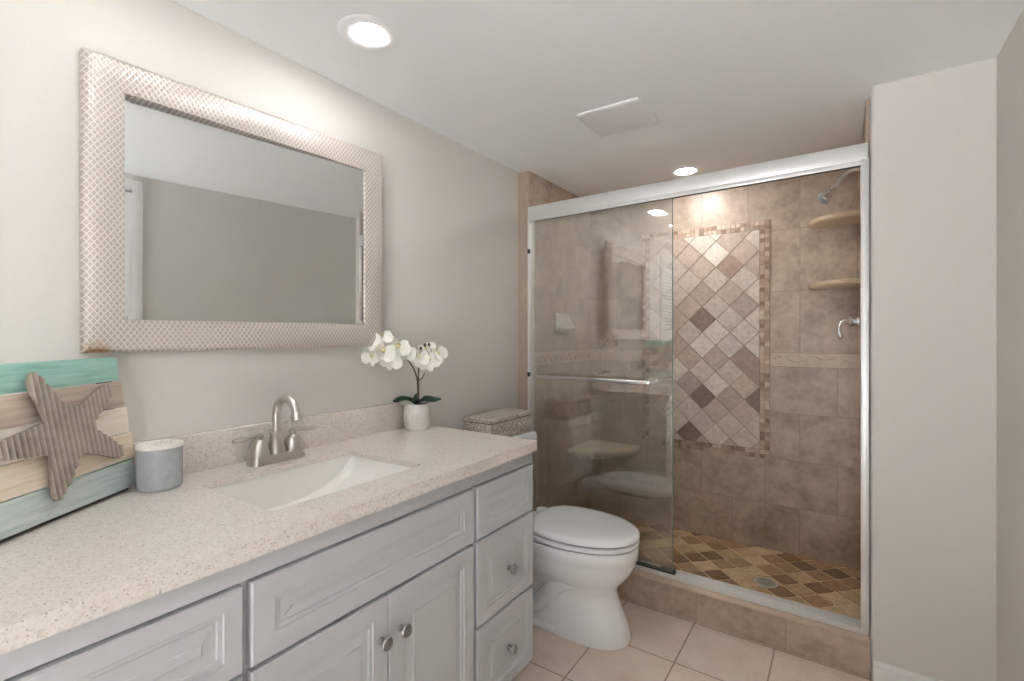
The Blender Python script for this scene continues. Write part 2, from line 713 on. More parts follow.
# unseen doorway added behind the viewer to let daylight in
DX0, DX1, DZ = 1.16, 1.83, 2.08
b = B(); box(b, -0.12, DX0, Y0 - 0.12, Y0, 0, H); box(b, DX1, XR + 0.12, Y0 - 0.12, Y0, 0, H); box(b, DX0, DX1, Y0 - 0.12, Y0, DZ, H)
struct('wall_rear', b, M_WALL)
b = B()
for (x0, x1, z0, z1) in ((DX0 - 0.06, DX0, 0, DZ + 0.06), (DX1, DX1 + 0.06, 0, DZ + 0.06), (DX0, DX1, DZ, DZ + 0.06)):
    box(b, x0, x1, Y0 - 0.002, Y0 + 0.016, z0, z1, 0.003)
struct('trim_3', b, M_TRIM)


def baseboard(name, p, q, nrm):
    """small stepped profile board from p to q along the floor"""
    p, q, nrm = Vector(p), Vector(q), Vector(nrm)
    prof = [(0, 0), (0.014, 0), (0.014, 0.052), (0.011, 0.058), (0.011, 0.066), (0.006, 0.074), (0, 0.076)]
    bm = B()
    loft(bm, [[e + nrm * d + Vector((0, 0, h)) for d, h in prof] for e in (p, q)])
    struct(name, bm, M_TRIM, angle=25)


baseboard('baseboard_front', (XS + 0.006, YF, 0), (XR, YF, 0), (0, -1, 0))
baseboard('baseboard_right', (XR, 0.845, 0), (XR, YF, 0), (-1, 0, 0))
baseboard('baseboard_rear', (0, Y0, 0), (DX0 - 0.06, Y0, 0), (0, 1, 0))
baseboard('baseboard_left', (0, 1.50, 0), (0, TL - 0.12, 0), (1, 0, 0))

# door in the right wall (its casing shows in the mirror)
b = B(); box(b, XR + 0.02, XR + 0.06, -0.095, 0.775, 0.01, 2.045)
d1 = struct('door_1', b, M_TRIM)
b = B()
for z0, z1 in ((0.18, 0.85), (1.0, 1.90)):
    for y0, y1 in ((0.02, 0.30), (0.38, 0.66)):
        box(b, XR + 0.014, XR + 0.026, y0, y1, z0, z1, 0.005)
obj('door_panel', b, M_TRIM, d1)
b = B()
lathe(b, [(0.026, 0), (0.026, 0.006), (0.010, 0.010), (0.010, 0.03), (0.026, 0.04), (0.028, 0.055), (0.015, 0.066), (0, 0.067)],
      mat=Matrix.Translation((XR + 0.02, -0.03, 0.95)) @ Matrix.Rotation(-PI / 2, 4, 'Y'))
obj('door_knob', b, M_NICKEL, d1)
b = B()
for (y0, y1, z0, z1) in ((0.78, 0.842, 0, 2.112), (-0.162, -0.10, 0, 2.112), (-0.10, 0.78, 2.05, 2.112)):
    box(b, XR - 0.018, XR + 0.02, y0, y1, z0, z1, 0.004)
struct('trim_2', b, M_TRIM)

# window
b = B()
for (y0, y1, z0, z1) in ((WY0, WY0 + 0.04, WZ0, WZ1), (WY1 - 0.04, WY1, WZ0, WZ1), (WY0, WY1, WZ0, WZ0 + 0.04), (WY0, WY1, WZ1 - 0.04, WZ1), (WY0, WY1, 1.565, 1.60)):
    box(b, -0.10, -0.06, y0, y1, z0, z1, 0.003)
w1 = struct('window_1', b, M_TRIM)
b = B(); box(b, -0.082, -0.078, WY0 + 0.04, WY1 - 0.04, WZ0 + 0.04, WZ1 - 0.04)
obj('window_pane', b, M_GLASS, w1)
b = B()
for (y0, y1, z0, z1) in ((WY0 - 0.05, WY0, WZ0 - 0.05, WZ1 + 0.05), (WY1, WY1 + 0.05, WZ0 - 0.05, WZ1 + 0.05), (WY0, WY1, WZ1, WZ1 + 0.05), (WY0, WY1, WZ0 - 0.05, WZ0)):
    box(b, -0.01, 0.016, y0, y1, z0, z1, 0.003)
obj('window_casing', b, M_TRIM, w1)
bl = thing('window_blind', 'white slatted blind in the window mirrored in the shower glass', 'blind', (-0.03, (WY0 + WY1) / 2, WZ1))
b = B(); box(b, -0.05, -0.012, WY0 + 0.01, WY1 - 0.01, WZ1 - 0.04, WZ1 - 0.002, 0.003)
obj('head_rail', b, M_SLAT, bl)
b = B()
z = WZ1 - 0.06
while z > 1.30:
    hexa(b, [(-0.05, WY0 + 0.012, z - 0.008), (-0.014, WY0 + 0.012, z + 0.006), (-0.014, WY1 - 0.012, z + 0.006), (-0.05, WY1 - 0.012, z - 0.008),
             (-0.05, WY0 + 0.012, z - 0.006), (-0.014, WY0 + 0.012, z + 0.008), (-0.014, WY1 - 0.012, z + 0.008), (-0.05, WY1 - 0.012, z - 0.006)])
    z -= 0.032
obj('slats', b, M_SLAT, bl)
b = B(); box(b, -0.046, -0.018, WY0 + 0.012, WY1 - 0.012, 1.27, 1.288, 0.003)
obj('bottom_rail', b, M_SLAT, bl)

# shower curb
b = B(); box(b, 0.0, XS - 0.002, 2.186, 2.33, 0, 0.128)
curb = struct('floor_curb', b, M_CURB)
b = B(); box(b, 0.0, XS - 0.002, 2.182, 2.335, 0.128, 0.138, 0.003)
obj('curb_cap', b, M_CURBCAP, curb)

# ------------------------------------------------------------------ stone mosaics


def stone_tile(bm, lay, poly, col, fn, h, inset=0.0):
    fa, fb = prism(bm, poly, 0.0, h, fn)
    fs = {fa, fb} | {f for e in fb.edges for f in e.link_faces}
    for f in fs:
        for lp in f.loops:
            lp[lay] = (*col, 1)


def diamonds(bm, lay, x0, x1, y0, y1, cx, cy, d, gap, pal, wts, fn, h):
    r = d / 2 - gap
    n = int((x1 - x0 + y1 - y0) / d) + 4
    for i in range(-n, n):
        for j in range(-n, n):
            px, py = cx + (i + j) * d / 2, cy + (i - j) * d / 2
            if not (x0 - d < px < x1 + d and y0 - d < py < y1 + d):
                continue
            p = clip([(px + r, py), (px, py + r), (px - r, py), (px, py - r)], x0, x1, y0, y1)
            if len(p) < 3:
                continue
            ar = abs(sum(p[k - 1][0] * p[k][1] - p[k][0] * p[k - 1][1] for k in range(len(p)))) / 2
            if ar < 2e-5:
                continue
            c = random.choices(pal, wts)[0]
            v = random.uniform(0.9, 1.08)
            stone_tile(bm, lay, p, tuple(min(1, k * v) for k in c), fn, h)


# mosaic panel in the back wall
MX0, MX1, MZ0, MZ1, MB = 0.425, 1.155, 0.553, 1.886, 0.052
fn_back = lambda u, v, d: Vector((u, YB - 0.001 - d, v))
b = B(); box(b, MX0, MX1, YB - 0.004, YB + 0.01, MZ0, MZ1)
panel = obj('mosaic_panel', b, plain('mosaic_grout', srgb(176, 158, 142), 0.8), wback)
b = B(); lay = b.loops.layers.float_color.new('tile')
pal = [srgb(206, 192, 180), srgb(192, 174, 160), srgb(216, 204, 193), srgb(184, 166, 154), srgb(164, 142, 128), srgb(142, 121, 109)]
wts = [30, 22, 22, 14, 7, 7]
diamonds(b, lay, MX0 + MB, MX1 - MB, MZ0 + MB, MZ1 - MB, MX1 - MB - 0.077, MZ1 - MB - 0.115, 0.153, 0.003, pal, wts, fn_back, 0.008)
obj('diamond_tiles', b, M_MOSAIC, panel)
b = B(); lay = b.loops.layers.float_color.new('tile')
pal2 = [srgb(188, 166, 147), srgb(168, 143, 124), srgb(200, 182, 164), srgb(146, 120, 103), srgb(180, 156, 137)]
t = 0.0245


def mini(u, v):
    c = random.choice(pal2)
    if random.random() < 0.25:      # one whole small square
        pass
    stone_tile(b, lay, [(u + 0.001, v + 0.001), (u + t - 0.001, v + 0.001), (u + t - 0.001, v + t - 0.001), (u + 0.001, v + t - 0.001)], c, fn_back, 0.007)


nz = int(round((MZ1 - MZ0) / (t + 0.0007)))
for k in range(nz):
    zz = MZ0 + (MZ1 - MZ0 - t) * k / (nz - 1)
    for u in (MX0 + 0.001, MX0 + 0.0265, MX1 - MB + 0.001, MX1 - t - 0.001):
        mini(u, zz)
nx = int(round((MX1 - MX0 - 2 * MB) / (t + 0.0007)))
for k in range(nx):
    uu = MX0 + MB + (MX1 - MX0 - 2 * MB - t) * k / (nx - 1)
    for v in (MZ0 + 0.001, MZ0 + 0.0265, MZ1 - MB + 0.001, MZ1 - t - 0.001):
        mini(uu, v)
obj('mosaic_border', b, M_MOSAIC, panel)


def relief_strip(a0, a1, fn, parent, first=0.0):
    """raised border tiles with a vine and leaf relief"""
    bm = B()
    L = 0.252
    p = a0 - first
    while p < a1 - 0.01:
        s, e = max(p, a0), min(p + L, a1)
        prism(bm, [(s + 0.001, 1.073), (e - 0.001, 1.073), (e - 0.001, 1.146), (s + 0.001, 1.146)], 0, 0.006, fn)
        for zz in (1.077, 1.139):
            prism(bm, [(s + 0.002, zz), (e - 0.002, zz), (e - 0.002, zz + 0.004), (s + 0.002, zz + 0.004)], 0.005, 0.010, fn)
        pts = []
        for k in range(25):
            u = p + 0.012 + (L - 0.024) * k / 24
            if s + 0.008 < u < e - 0.008:
                pts.append(fn(u, 1.1095 + 0.015 * math.sin(2 * PI * 1.5 * k / 24), 0.006))
        if len(pts) > 2:
            tube(bm, pts, 0.0042, 6)
        for q in range(7):
            u = p + 0.03 + (L - 0.06) * q / 6
            if not (s + 0.018 < u < e - 0.018):
                continue
            v = 1.1095 + (0.012 if q % 2 else -0.012)
            an = 0.6 if q % 2 else -0.6
            ring = []
            for k in range(8):
                c, sn = 0.019 * math.cos(k * PI / 4), 0.0085 * math.sin(k * PI / 4)
                ring.append((u + c * math.cos(an) - sn * math.sin(an), v + c * math.sin(an) + sn * math.cos(an)))
            prism(bm, ring, 0.005, 0.0125, fn)
        p += L
    obj('border_strip', bm, M_BORDER, parent, angle=50)


relief_strip(MX1 + 0.004, XS - 0.012, fn_back, wback)
relief_strip(XT + 0.002, MX0 - 0.004, fn_back, wback)
relief_strip(TL + 0.02, YB, lambda u, v, d: Vector((XT - 0.001 + d, u, v)), wst)

# shower floor
b = B(); box(b, 0.0, XS - 0.012, 2.33, YB, 0.0, 0.048)
sf = struct('floor_shower', b, plain('floor_grout', srgb(222, 204, 172), 0.8, var=0.08))
b = B(); lay = b.loops.layers.float_color.new('tile')
pal3 = [srgb(172, 140, 104), srgb(142, 112, 80), srgb(200, 174, 134), srgb(212, 190, 152), srgb(126, 101, 76), srgb(182, 154, 118)]
diamonds(b, lay, XT + 0.001, XS - 0.013, 2.336, YB - 0.002, 1.183, 2.621 + 0.02, 0.140, 0.008, pal3, [20, 16, 20, 18, 10, 16],
         lambda u, v, d: Vector((u, v, 0.046 + d)), 0.006)
obj('slate_tiles', b, M_SLATE, sf)

# ------------------------------------------------------------------ downlights


def downlight(x, y, label, lens):
    t = thing('recessed_light', label, 'ceiling light', (x, y, H), 0, 'recessed ceiling lights')
    bm = B()
    prof = [(0.052, -0.001), (0.055, -0.003), (0.086, -0.003), (0.092, 0.0005), (0.050, 0.0005)]
    R = [[Vector((x + r * math.cos(2 * PI * i / 40), y + r * math.sin(2 * PI * i / 40), H + h)) for i in range(40)] for r, h in prof]
    loft(bm, R + [R[0]], False, False)
    obj('trim_ring', bm, M_CEIL, t)
    bm = B()
    lathe(bm, [(0.0525, -0.0004), (0.0525, -0.0012), (0.04, -0.0018), (0.0, -0.002)], (x, y, H), 40)
    obj('lens', bm, lens, t)
    return t


downlight(0.322, 0.955, 'round recessed ceiling light above the bathroom mirror', M_LENS)
downlight(0.775, 2.74, 'round recessed ceiling light inside the shower, behind the silver header rail', M_LENS_SHOWER)
downlight(0.30, 0.42, 'round recessed ceiling light reflected lower right in the shower glass, out of direct view', M_LENS_DIM)
downlight(1.20, -0.45, 'added round recessed fill light behind the viewer, out of view', M_LENS_DIM)  # lamp added for fill, no fitting known here

# exhaust vent
v = thing('exhaust_vent', 'flat white square exhaust fan cover on the ceiling', 'vent', (0.722, 1.90, H))
b = B()
x0, x1, y0, y1 = 0.588, 0.858, 1.772, 2.030
hexa(b, [(x0 + 0.012, y0 + 0.012, H - 0.014), (x1 - 0.012, y0 + 0.012, H - 0.014), (x1 - 0.012, y1 - 0.012, H - 0.014), (x0 + 0.012, y1 - 0.012, H - 0.014),
         (x0, y0, H - 0.008), (x1, y0, H - 0.008), (x1, y1, H - 0.008), (x0, y1, H - 0.008)], 0.004)
obj('cover', b, M_VENT, v)
b = B(); box(b, x0 + 0.008, x1 - 0.008, y0 + 0.008, y1 - 0.008, H - 0.010, H)
obj('rim', b, M_TRIM, v)

# ------------------------------------------------------------------ vanity
VX = 0.552          # carcass front
FX = 0.572          # face of the fronts
VY0, VY1 = 0.02, 1.482
CT = 0.87
van = thing('vanity_cabinet', 'pale grey painted vanity cabinet with raised panel fronts under the stone counter', 'vanity', (0.28, 0.75, 0))
b = B()
box(b, 0.002, VX - 0.001, VY0, VY0 + 0.018, 0.065, 0.835)
box(b, 0.002, VX - 0.001, VY1 - 0.018, VY1, 0.065, 0.835, 0.001)
box(b, 0.002, VX - 0.02, VY0, VY1, 0.065, 0.083)
box(b, 0.002, 0.012, VY0, VY1, 0.083, 0.835)
# face frame
box(b, VX - 0.02, VX - 0.0006, VY0 + 0.001, VY1 - 0.001, 0.785, 0.835)
box(b, VX - 0.02, VX - 0.0006, VY0 + 0.001, VY1 - 0.001, 0.065, 0.10)
box(b, VX - 0.02, VX - 0.0006, VY0 + 0.001, VY1 - 0.001, 0.60, 0.635)
for y0, y1 in ((VY0, VY0 + 0.03), (0.45, 0.49), (1.13, 1.17), (VY1 - 0.03, VY1), (0.79, 0.83)):
    box(b, VX - 0.02, VX, y0, y1, 0.065, 0.835)
obj('cabinet_body', b, M_CAB, van)
b = B()
box(b, VX - 0.03, FX - 0.006, VY0, VY1, 0.787, 0.832, 0.003)
obj('top_rail', b, M_CAB, van)
b = B(); box(b, 0.01, VX - 0.06, VY0 + 0.01, VY1 - 0.022, 0.0, 0.066)
obj('toe_kick', b, M_CAB, van)


def raised(y0, y1, z0, z1, frame=0.046):
    """overlay front: stile-and-rail frame, stepped moulding, raised field"""
    bm = B()
    rings = []
    for ins, dep in ((0.0, VX + 0.0005), (0.0, FX - 0.003), (0.003, FX), (frame, FX), (frame + 0.002, FX - 0.003), (frame + 0.010, FX - 0.0035),
                     (frame + 0.012, FX - 0.0060), (frame + 0.015, FX - 0.0060), (frame + 0.036, FX - 0.0020), (frame + 0.0375, FX - 0.0005)):
        rings.append([Vector((dep, y0 + ins, z0 + ins)), Vector((dep, y1 - ins, z0 + ins)), Vector((dep, y1 - ins, z1 - ins)), Vector((dep, y0 + ins, z1 - ins))])
    loft(bm, rings)
    return bm


def knob(parent, y, z):
    bm = B()
    lathe(bm, [(0.009, 0), (0.0085, 0.003), (0.0055, 0.006), (0.0055, 0.013), (0.010, 0.017), (0.0155, 0.020), (0.0165, 0.024), (0.0145, 0.0275), (0.009, 0.029), (0.0, 0.0295)],
          seg=24, mat=Matrix.Translation((FX - 0.0006, y, z)) @ Matrix.Rotation(PI / 2, 4, 'Y'))
    obj('knob', bm, M_KNOB, parent)


G = 0.0015
f = obj('false_front', raised(0.476 + G, 1.146 - G, 0.621, 0.782), M_CAB, van, 12)
dl = obj('door', raised(0.476 + G, 0.811 - G, 0.085, 0.612), M_CAB, van, 12)
knob(dl, 0.786, 0.512)
dr = obj('door', raised(0.811 + G, 1.146 - G, 0.085, 0.612), M_CAB, van, 12)
knob(dr, 0.848, 0.512)
obj('drawer', raised(1.158 + G, 1.481, 0.621, 0.782, 0.034), M_CAB, van, 12)
for z0, z1, kz in ((0.3535, 0.6135, 0.474), (0.085, 0.3465, 0.209)):
    d = obj('drawer', raised(1.158 + G, 1.481, z0, z1, 0.040), M_CAB, van, 12)
    knob(d, 1.325, kz)
obj('drawer', raised(VY0 + 0.003, 0.464 - G, 0.621, 0.782, 0.034), M_CAB, van, 12)
for z0, z1, kz in ((0.3535, 0.6135, 0.474), (0.085, 0.3465, 0.209)):
    d = obj('drawer', raised(VY0 + 0.003, 0.464 - G, z0, z1, 0.040), M_CAB, van, 12)
    knob(d, 0.24, kz)

# counter with the sink opening
SX0, SX1, SY0, SY1 = 0.155, 0.480, 0.565, 1.017
ct = thing('vanity_counter', 'speckled beige stone countertop on the pale grey vanity cabinet', 'counter', (0.3, 0.75, 0.835))
b = B()
outer = [(0.0005, VY0 - 0.015), (0.593, VY0 - 0.015), (0.593, 1.472), (0.588, 1.478), (0.0005, 1.478)]
inner = rrect(SX0, SX1, SY0, SY1, 0.012)


def slab_face(z):
    es = []
    loops = []
    for pl in (outer, inner):
        vs = [b.verts.new((x, y, z)) for x, y in pl]
        es += [b.edges.new((vs[i], vs[(i + 1) % len(vs)])) for i in range(len(vs))]
        loops.append(vs)
    bmesh.ops.triangle_fill(b, use_beauty=True, use_dissolve=False, edges=es)
    return loops


top = slab_face(CT)
ys = slab_face(0.836)
for v in ys[1]:
    v.co.z = 0.8535
mid = [[b.verts.new((x, y, CT - 0.001)) for x, y in pl] for pl in (outer, inner)]
for k in range(2):
    n = len(top[k])
    for i in range(n):
        j = (i + 1) % n
        b.faces.new((top[k][i], top[k][j], mid[k][j], mid[k][i]))
        b.faces.new((mid[k][i], mid[k][j], ys[k][j], ys[k][i]))
obj('slab', b, M_STONE, ct)
b = B(); box(b, 0.0005, 0.020, VY0 - 0.015, 1.43, CT, 0.975, 0.0015)
tag(obj('backsplash', b, M_STONE), 'low speckled beige stone backsplash strip between the counter and the wall', 'backsplash')

# sink: rectangular basin whose right end sweeps up in a curved ramp
sk = thing('sink', 'white rectangular undermount sink with a sweeping curved end', 'sink', (0.317, 0.79, 0.70))
b = B()


def sinkfloor(y):
    t = max(0.0, (y - 0.80) / (SY1 + 0.004 - 0.80))
    l = max(0.0, (SY0 + 0.03 - y) / 0.034)
    return 0.735 + 0.1165 * (1 - math.sqrt(max(0, 1 - min(1, t) ** 2.0))) + 0.03 * l ** 2


o_ = 0.004
NY, NX = 40, 20
grid = []
for i in range(NY + 1):
    y = SY0 - o_ + (SY1 - SY0 + 2 * o_) * i / NY
    row = []
    for j in range(NX + 1):
        u = j / NX
        x = SX0 - o_ + (SX1 - SX0 + 2 * o_) * u
        e = min(u, 1 - u) * (SX1 - SX0)
        fil = 0.02 * (1 - min(1, e / 0.02)) ** 2
        zf = sinkfloor(min(y, SY1 + 0.0039)) + fil
        row.append((x, y, min(zf, 0.8515)))
    grid.append(row)
V = [[b.verts.new(p) for p in r] for r in grid]
for i in range(NY):
    for j in range(NX):
        b.faces.new((V[i][j], V[i + 1][j], V[i + 1][j + 1], V[i][j + 1]))
per = [V[0][j] for j in range(NX + 1)] + [V[i][NX] for i in range(1, NY + 1)] + [V[NY][j] for j in range(NX - 1, -1, -1)] + [V[i][0] for i in range(NY - 1, 0, -1)]
up = [b.verts.new((p.co.x, p.co.y, 0.8520)) for p in per]
cxx, cyy = (SX0 + SX1) / 2, (SY0 + SY1) / 2
fl = [b.verts.new((p.co.x + math.copysign(0.002, p.co.x - cxx) * (abs(p.co.x - cxx) > 0.165), p.co.y + math.copysign(0.002, p.co.y - cyy) * (abs(p.co.y - cyy) > 0.228), 0.8515)) for p in per]
dn = [b.verts.new((p.co.x, p.co.y, 0.70)) for p in fl]
n = len(per)
for i in range(n):
    j = (i + 1) % n
    b.faces.new((per[i], per[j], up[j], up[i]))
    b.faces.new((up[i], up[j], fl[j], fl[i]))
    b.faces.new((fl[i], fl[j], dn[j], dn[i]))
b.faces.new(dn)
bmesh.ops.remove_doubles(b, verts=b.verts[:], dist=1e-5)
obj('basin', b, M_SINK, sk, 40)
b = B(); lathe(b, [(0.022, 0), (0.022, 0.002), (0.018, 0.003), (0.016, 0.001), (0.0, 0.002)], (0.30, 0.66, 0.7352), 24)
obj('drain', b, M_NICKEL, sk)

# faucet
FXc, FYc = 0.082, 0.806
fa = thing('faucet', 'brushed nickel two-handle gooseneck faucet behind the sink', 'faucet', (FXc, FYc, CT))
b = B()
rings = []
for ex, z in ((0.0, 0.0), (0.0, 0.004), (0.004, 0.016), (0.006, 0.024), (0.010, 0.026)):
    rr = rrect(FXc - 0.030 + ex, FXc + 0.030 - ex, FYc - 0.083 + ex, FYc + 0.083 - ex, 0.0195 - ex * 0.5, 8)
    rings.append([Vector((x, y, CT + z)) for x, y in rr])
loft(b, rings)
obj('base_plate', b, M_NICKEL, fa)
b = B()
lathe(b, [(0.026, 0.025), (0.0255, 0.03), (0.021, 0.055), (0.018, 0.078), (0.0195, 0.081), (0.0195, 0.085), (0.013, 0.088)], (FXc, FYc, CT), 28)
arc = [(FXc, FYc, CT + 0.08), (FXc, FYc, CT + 0.115), (FXc, FYc, CT + 0.138)]
cR = 0.052
for k in range(1, 13):
    a = PI * (1 - k / 12 * 0.93)
    arc.append((FXc + cR + cR * math.cos(a), FYc, CT + 0.138 + cR * math.sin(a)))
tube(b, smooth_path(arc, 3), 0.0125, 16)
e0, e1 = Vector(arc[-2]), Vector(arc[-1])
dirn = (e1 - e0).normalized()
tube(b, [e1 - dirn * 0.002, e1 + dirn * 0.001, e1 + dirn * 0.003, e1 + dirn * 0.020, e1 + dirn * 0.022], [0.0135, 0.0155, 0.016, 0.0165, 0.014], 18)
obj('spout', b, M_NICKEL, fa)
for s in (-1, 1):
    b = B()
    yy = FYc + s * 0.0525
    lathe(b, [(0.0285, 0.0245), (0.0285, 0.029), (0.0275, 0.036), (0.023, 0.054), (0.015, 0.067), (0.0095, 0.071), (0.0095, 0.077), (0.0125, 0.080), (0.0125, 0.085), (0.007, 0.089), (0.0, 0.090)], (FXc, yy, CT), 28)
    h = obj('handle', b, M_NICKEL, fa)
    b = B()
    tube(b, smooth_path([(FXc, yy, CT + 0.083), (FXc + 0.003, yy + s * 0.018, CT + 0.084), (FXc + 0.006, yy + s * 0.046, CT + 0.081), (FXc + 0.008, yy + s * 0.078, CT + 0.081)], 4),
         [0.0075, 0.0075, 0.007, 0.007, 0.0072, 0.0078, 0.0085, 0.009, 0.0095, 0.010, 0.0098, 0.009, 0.005], 12, 0.75)
    obj('lever', b, M_NICKEL, h)

# ------------------------------------------------------------------ mirror
MA = math.radians(2.6)      # hangs turned a little out of the wall plane, right side forward
mi = thing('wall_mirror', 'rectangular mirror in a wide embossed silver frame on the left wall', 'mirror', (0.0015, 0.370, 0.0), -MA)
MWD, Z0, Z1 = 0.860, 1.205, 1.921
b = B()
FW = 0.080
prof = [(0.0, 0.001), (0.0, 0.022), (0.004, 0.028), (0.012, 0.033), (0.030, 0.037), (0.050, 0.036), (0.066, 0.032), (FW - 0.006, 0.029), (FW - 0.001, 0.027), (FW, 0.024), (FW, 0.004), (FW, 0.001)]
corners = lambda d, x: [Vector((x, d, Z0 + d)), Vector((x, MWD - d, Z0 + d)), Vector((x, MWD - d, Z1 - d)), Vector((x, d, Z1 - d))]
R = [corners(d, x) for d, x in prof]
loft(b, R + [R[0]], False, False)
bmesh.ops.remove_doubles(b, verts=b.verts[:], dist=1e-6)
obj('frame', b, M_FRAME, mi, 40, local=True)
b = B()
SK = math.tan(math.radians(1.3))
skew = lambda ring: [Vector((p.x + (p.y - FW) * SK, p.y, p.z)) for p in ring]
R = [skew(corners(FW - 0.003, 0.0015)), skew(corners(FW - 0.003, 0.0045)), skew(corners(FW + 0.020, 0.0058))]
loft(b, R)
obj('mirror_glass', b, M_MIRROR, mi, 0.2, local=True)

# ------------------------------------------------------------------ starfish plaque (leans on the wall, turned out on its left)
BR = Vector((0.052, 0.4645, CT + 0.009))
U = Vector((-0.583, 0.812, 0)).normalized()
Vv = Vector((-0.088, -0.063, 0.994)).normalized()
Nn = U.cross(Vv).normalized()
if Nn.x < 0:
    Nn = -Nn
pl = thing('starfish_plaque', 'painted plank plaque with a corrugated metal starfish leaning beside the candle', 'wall art', (0.14, 0.33, CT))
fnp = lambda u, v, d: BR + U * u + Vv * v + Nn * d
ROT = Matrix((U, Vv, Nn)).transposed().to_4x4()


def plank_obj(name, bm_fn, mat, parent):
    """mesh whose own X runs along the plank, so that the grain follows it"""
    bm = B()
    bm_fn(bm)
    me_o = bpy.data.objects
    fr = Matrix.Translation(BR) @ ROT
    bmesh.ops.recalc_face_normals(bm, faces=bm.faces[:])
    me = bpy.data.meshes.new(name)
    bm.to_mesh(me)
    bm.free()
    for m in (mat if isinstance(mat, (list, tuple)) else [mat]):
        me.materials.append(m)
    for p in me.polygons:
        p.use_smooth = True
    me.set_sharp_from_angle(angle=math.radians(35))
    o = me_o.new(name, me)
    COL.objects.link(o)
    o.parent = parent
    loc = world(parent).inverted() @ fr
    o.location = loc.to_translation()
    o.rotation_euler = loc.to_euler()
    return o


teal = mat_wood('teal_plank', srgb(142, 194, 178), srgb(164, 212, 198), srgb(190, 226, 216))
taupe = mat_wood('taupe_plank', srgb(176, 158, 143), srgb(198, 182, 167), srgb(212, 198, 185))
cream = mat_wood('cream_plank', srgb(228, 216, 199), srgb(241, 233, 220), srgb(246, 241, 231))
sand = mat_wood('sand_plank', srgb(218, 200, 174), srgb(236, 222, 202), srgb(243, 233, 217))
blue = mat_wood('pale_blue_plank', srgb(168, 184, 180), srgb(196, 211, 208), srgb(214, 225, 222))
UL = -0.425
for v0, v1, ur, m in ((0.2595, 0.318, -0.016, teal), (0.1955, 0.2585, -0.009, taupe), (0.1315, 0.1945, -0.001, cream), (0.066, 0.1305, 0.006, sand), (0.0, 0.065, 0.004, blue)):
    plank_obj('plank', lambda bm, v0=v0, v1=v1, ur=ur: box(bm, UL - 0.01 * random.random(), ur, v0 + 0.0006, v1 - 0.0006, -0.011, 0.0, 0.0012), m, pl)
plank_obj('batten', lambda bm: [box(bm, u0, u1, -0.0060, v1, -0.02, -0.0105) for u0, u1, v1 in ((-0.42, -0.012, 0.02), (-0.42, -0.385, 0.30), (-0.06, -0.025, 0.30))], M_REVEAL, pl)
star = [(-0.2578, 0.2846), (-0.2509, 0.296), (-0.2397, 0.294), (-0.2256, 0.2789), (-0.2046, 0.2511), (-0.1854, 0.2254), (-0.1719, 0.2175), (-0.1456, 0.2197), (-0.1139, 0.2402), (-0.0855, 0.2529), (-0.0656, 0.2527), (-0.0608, 0.2404), (-0.0703, 0.2187), (-0.0928, 0.1994), (-0.1152, 0.1747), (-0.1156, 0.1604), (-0.0821, 0.1332), (-0.0529, 0.1072), (-0.047, 0.0892), (-0.0611, 0.0795), (-0.0882, 0.0896), (-0.1385, 0.1097), (-0.1594, 0.1124), (-0.1722, 0.0931), (-0.1914, 0.0634), (-0.2119, 0.0383), (-0.2247, 0.0358), (-0.2342, 0.0475), (-0.2331, 0.0817), (-0.2303, 0.1144), (-0.2345, 0.1294), (-0.2575, 0.1324), (-0.2951, 0.1368), (-0.3199, 0.1422), (-0.3332, 0.1541), (-0.3307, 0.1685), (-0.316, 0.1778), (-0.279, 0.1857), (-0.2445, 0.1942), (-0.2351, 0.1991), (-0.2456, 0.234), (-0.2586, 0.2684)]
# smooth outline
sp_ = [Vector((p[0], p[1], 0)) for p in star]
sm = []
ns = len(sp_)
for i in range(ns):
    a_, b_, c_, d_ = sp_[i - 1], sp_[i], sp_[(i + 1) % ns], sp_[(i + 2) % ns]
    for s in range(3):
        t_ = s / 3
        q = 0.5 * ((2 * b_) + (c_ - a_) * t_ + (2 * a_ - 5 * b_ + 4 * c_ - d_) * t_ * t_ + (3 * b_ - a_ - 3 * c_ + d_) * t_ ** 3)
        sm.append((q.x, q.y))


def starmesh(bm):
    """corrugated sheet cut to a starfish: ridges run up the plaque, edge turned back"""
    x0, x1 = min(p[0] for p in sm), max(p[0] for p in sm)
    PER = 0.0122
    vs = [bm.verts.new((x, y, 0)) for x, y in sm]
    fc = bm.faces.new(vs)
    fc.normal_update()
    bmesh.ops.triangulate(bm, faces=[fc], quad_method='BEAUTY', ngon_method='EAR_CLIP')
    x = x0
    while x < x1 + 0.04:
        r = bmesh.ops.bisect_plane(bm, geom=bm.verts[:] + bm.edges[:] + bm.faces[:], plane_co=(x, 0, 0), plane_no=(1, 0.10, 0), dist=1e-6)
        x += PER / 4
    dpt = lambda co: 0.0170 + 0.0030 * math.cos(2 * PI * (co.x + 0.10 * co.y - x0) / PER)
    edge = [e for e in bm.edges if len(e.link_faces) == 1]
    r = bmesh.ops.extrude_edge_only(bm, edges=edge)
    low = {v for v in r['geom'] if isinstance(v, bmesh.types.BMVert)}
    for vv in bm.verts:
        vv.co.z = 0.0115 if vv in low else dpt(vv.co)


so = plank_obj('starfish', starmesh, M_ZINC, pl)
so.data.set_sharp_from_angle(angle=math.radians(60))
plank_obj('standoff', lambda bm: box(bm, -0.205, -0.15, 0.13, 0.18, 0.0, 0.0135), M_REVEAL, pl)

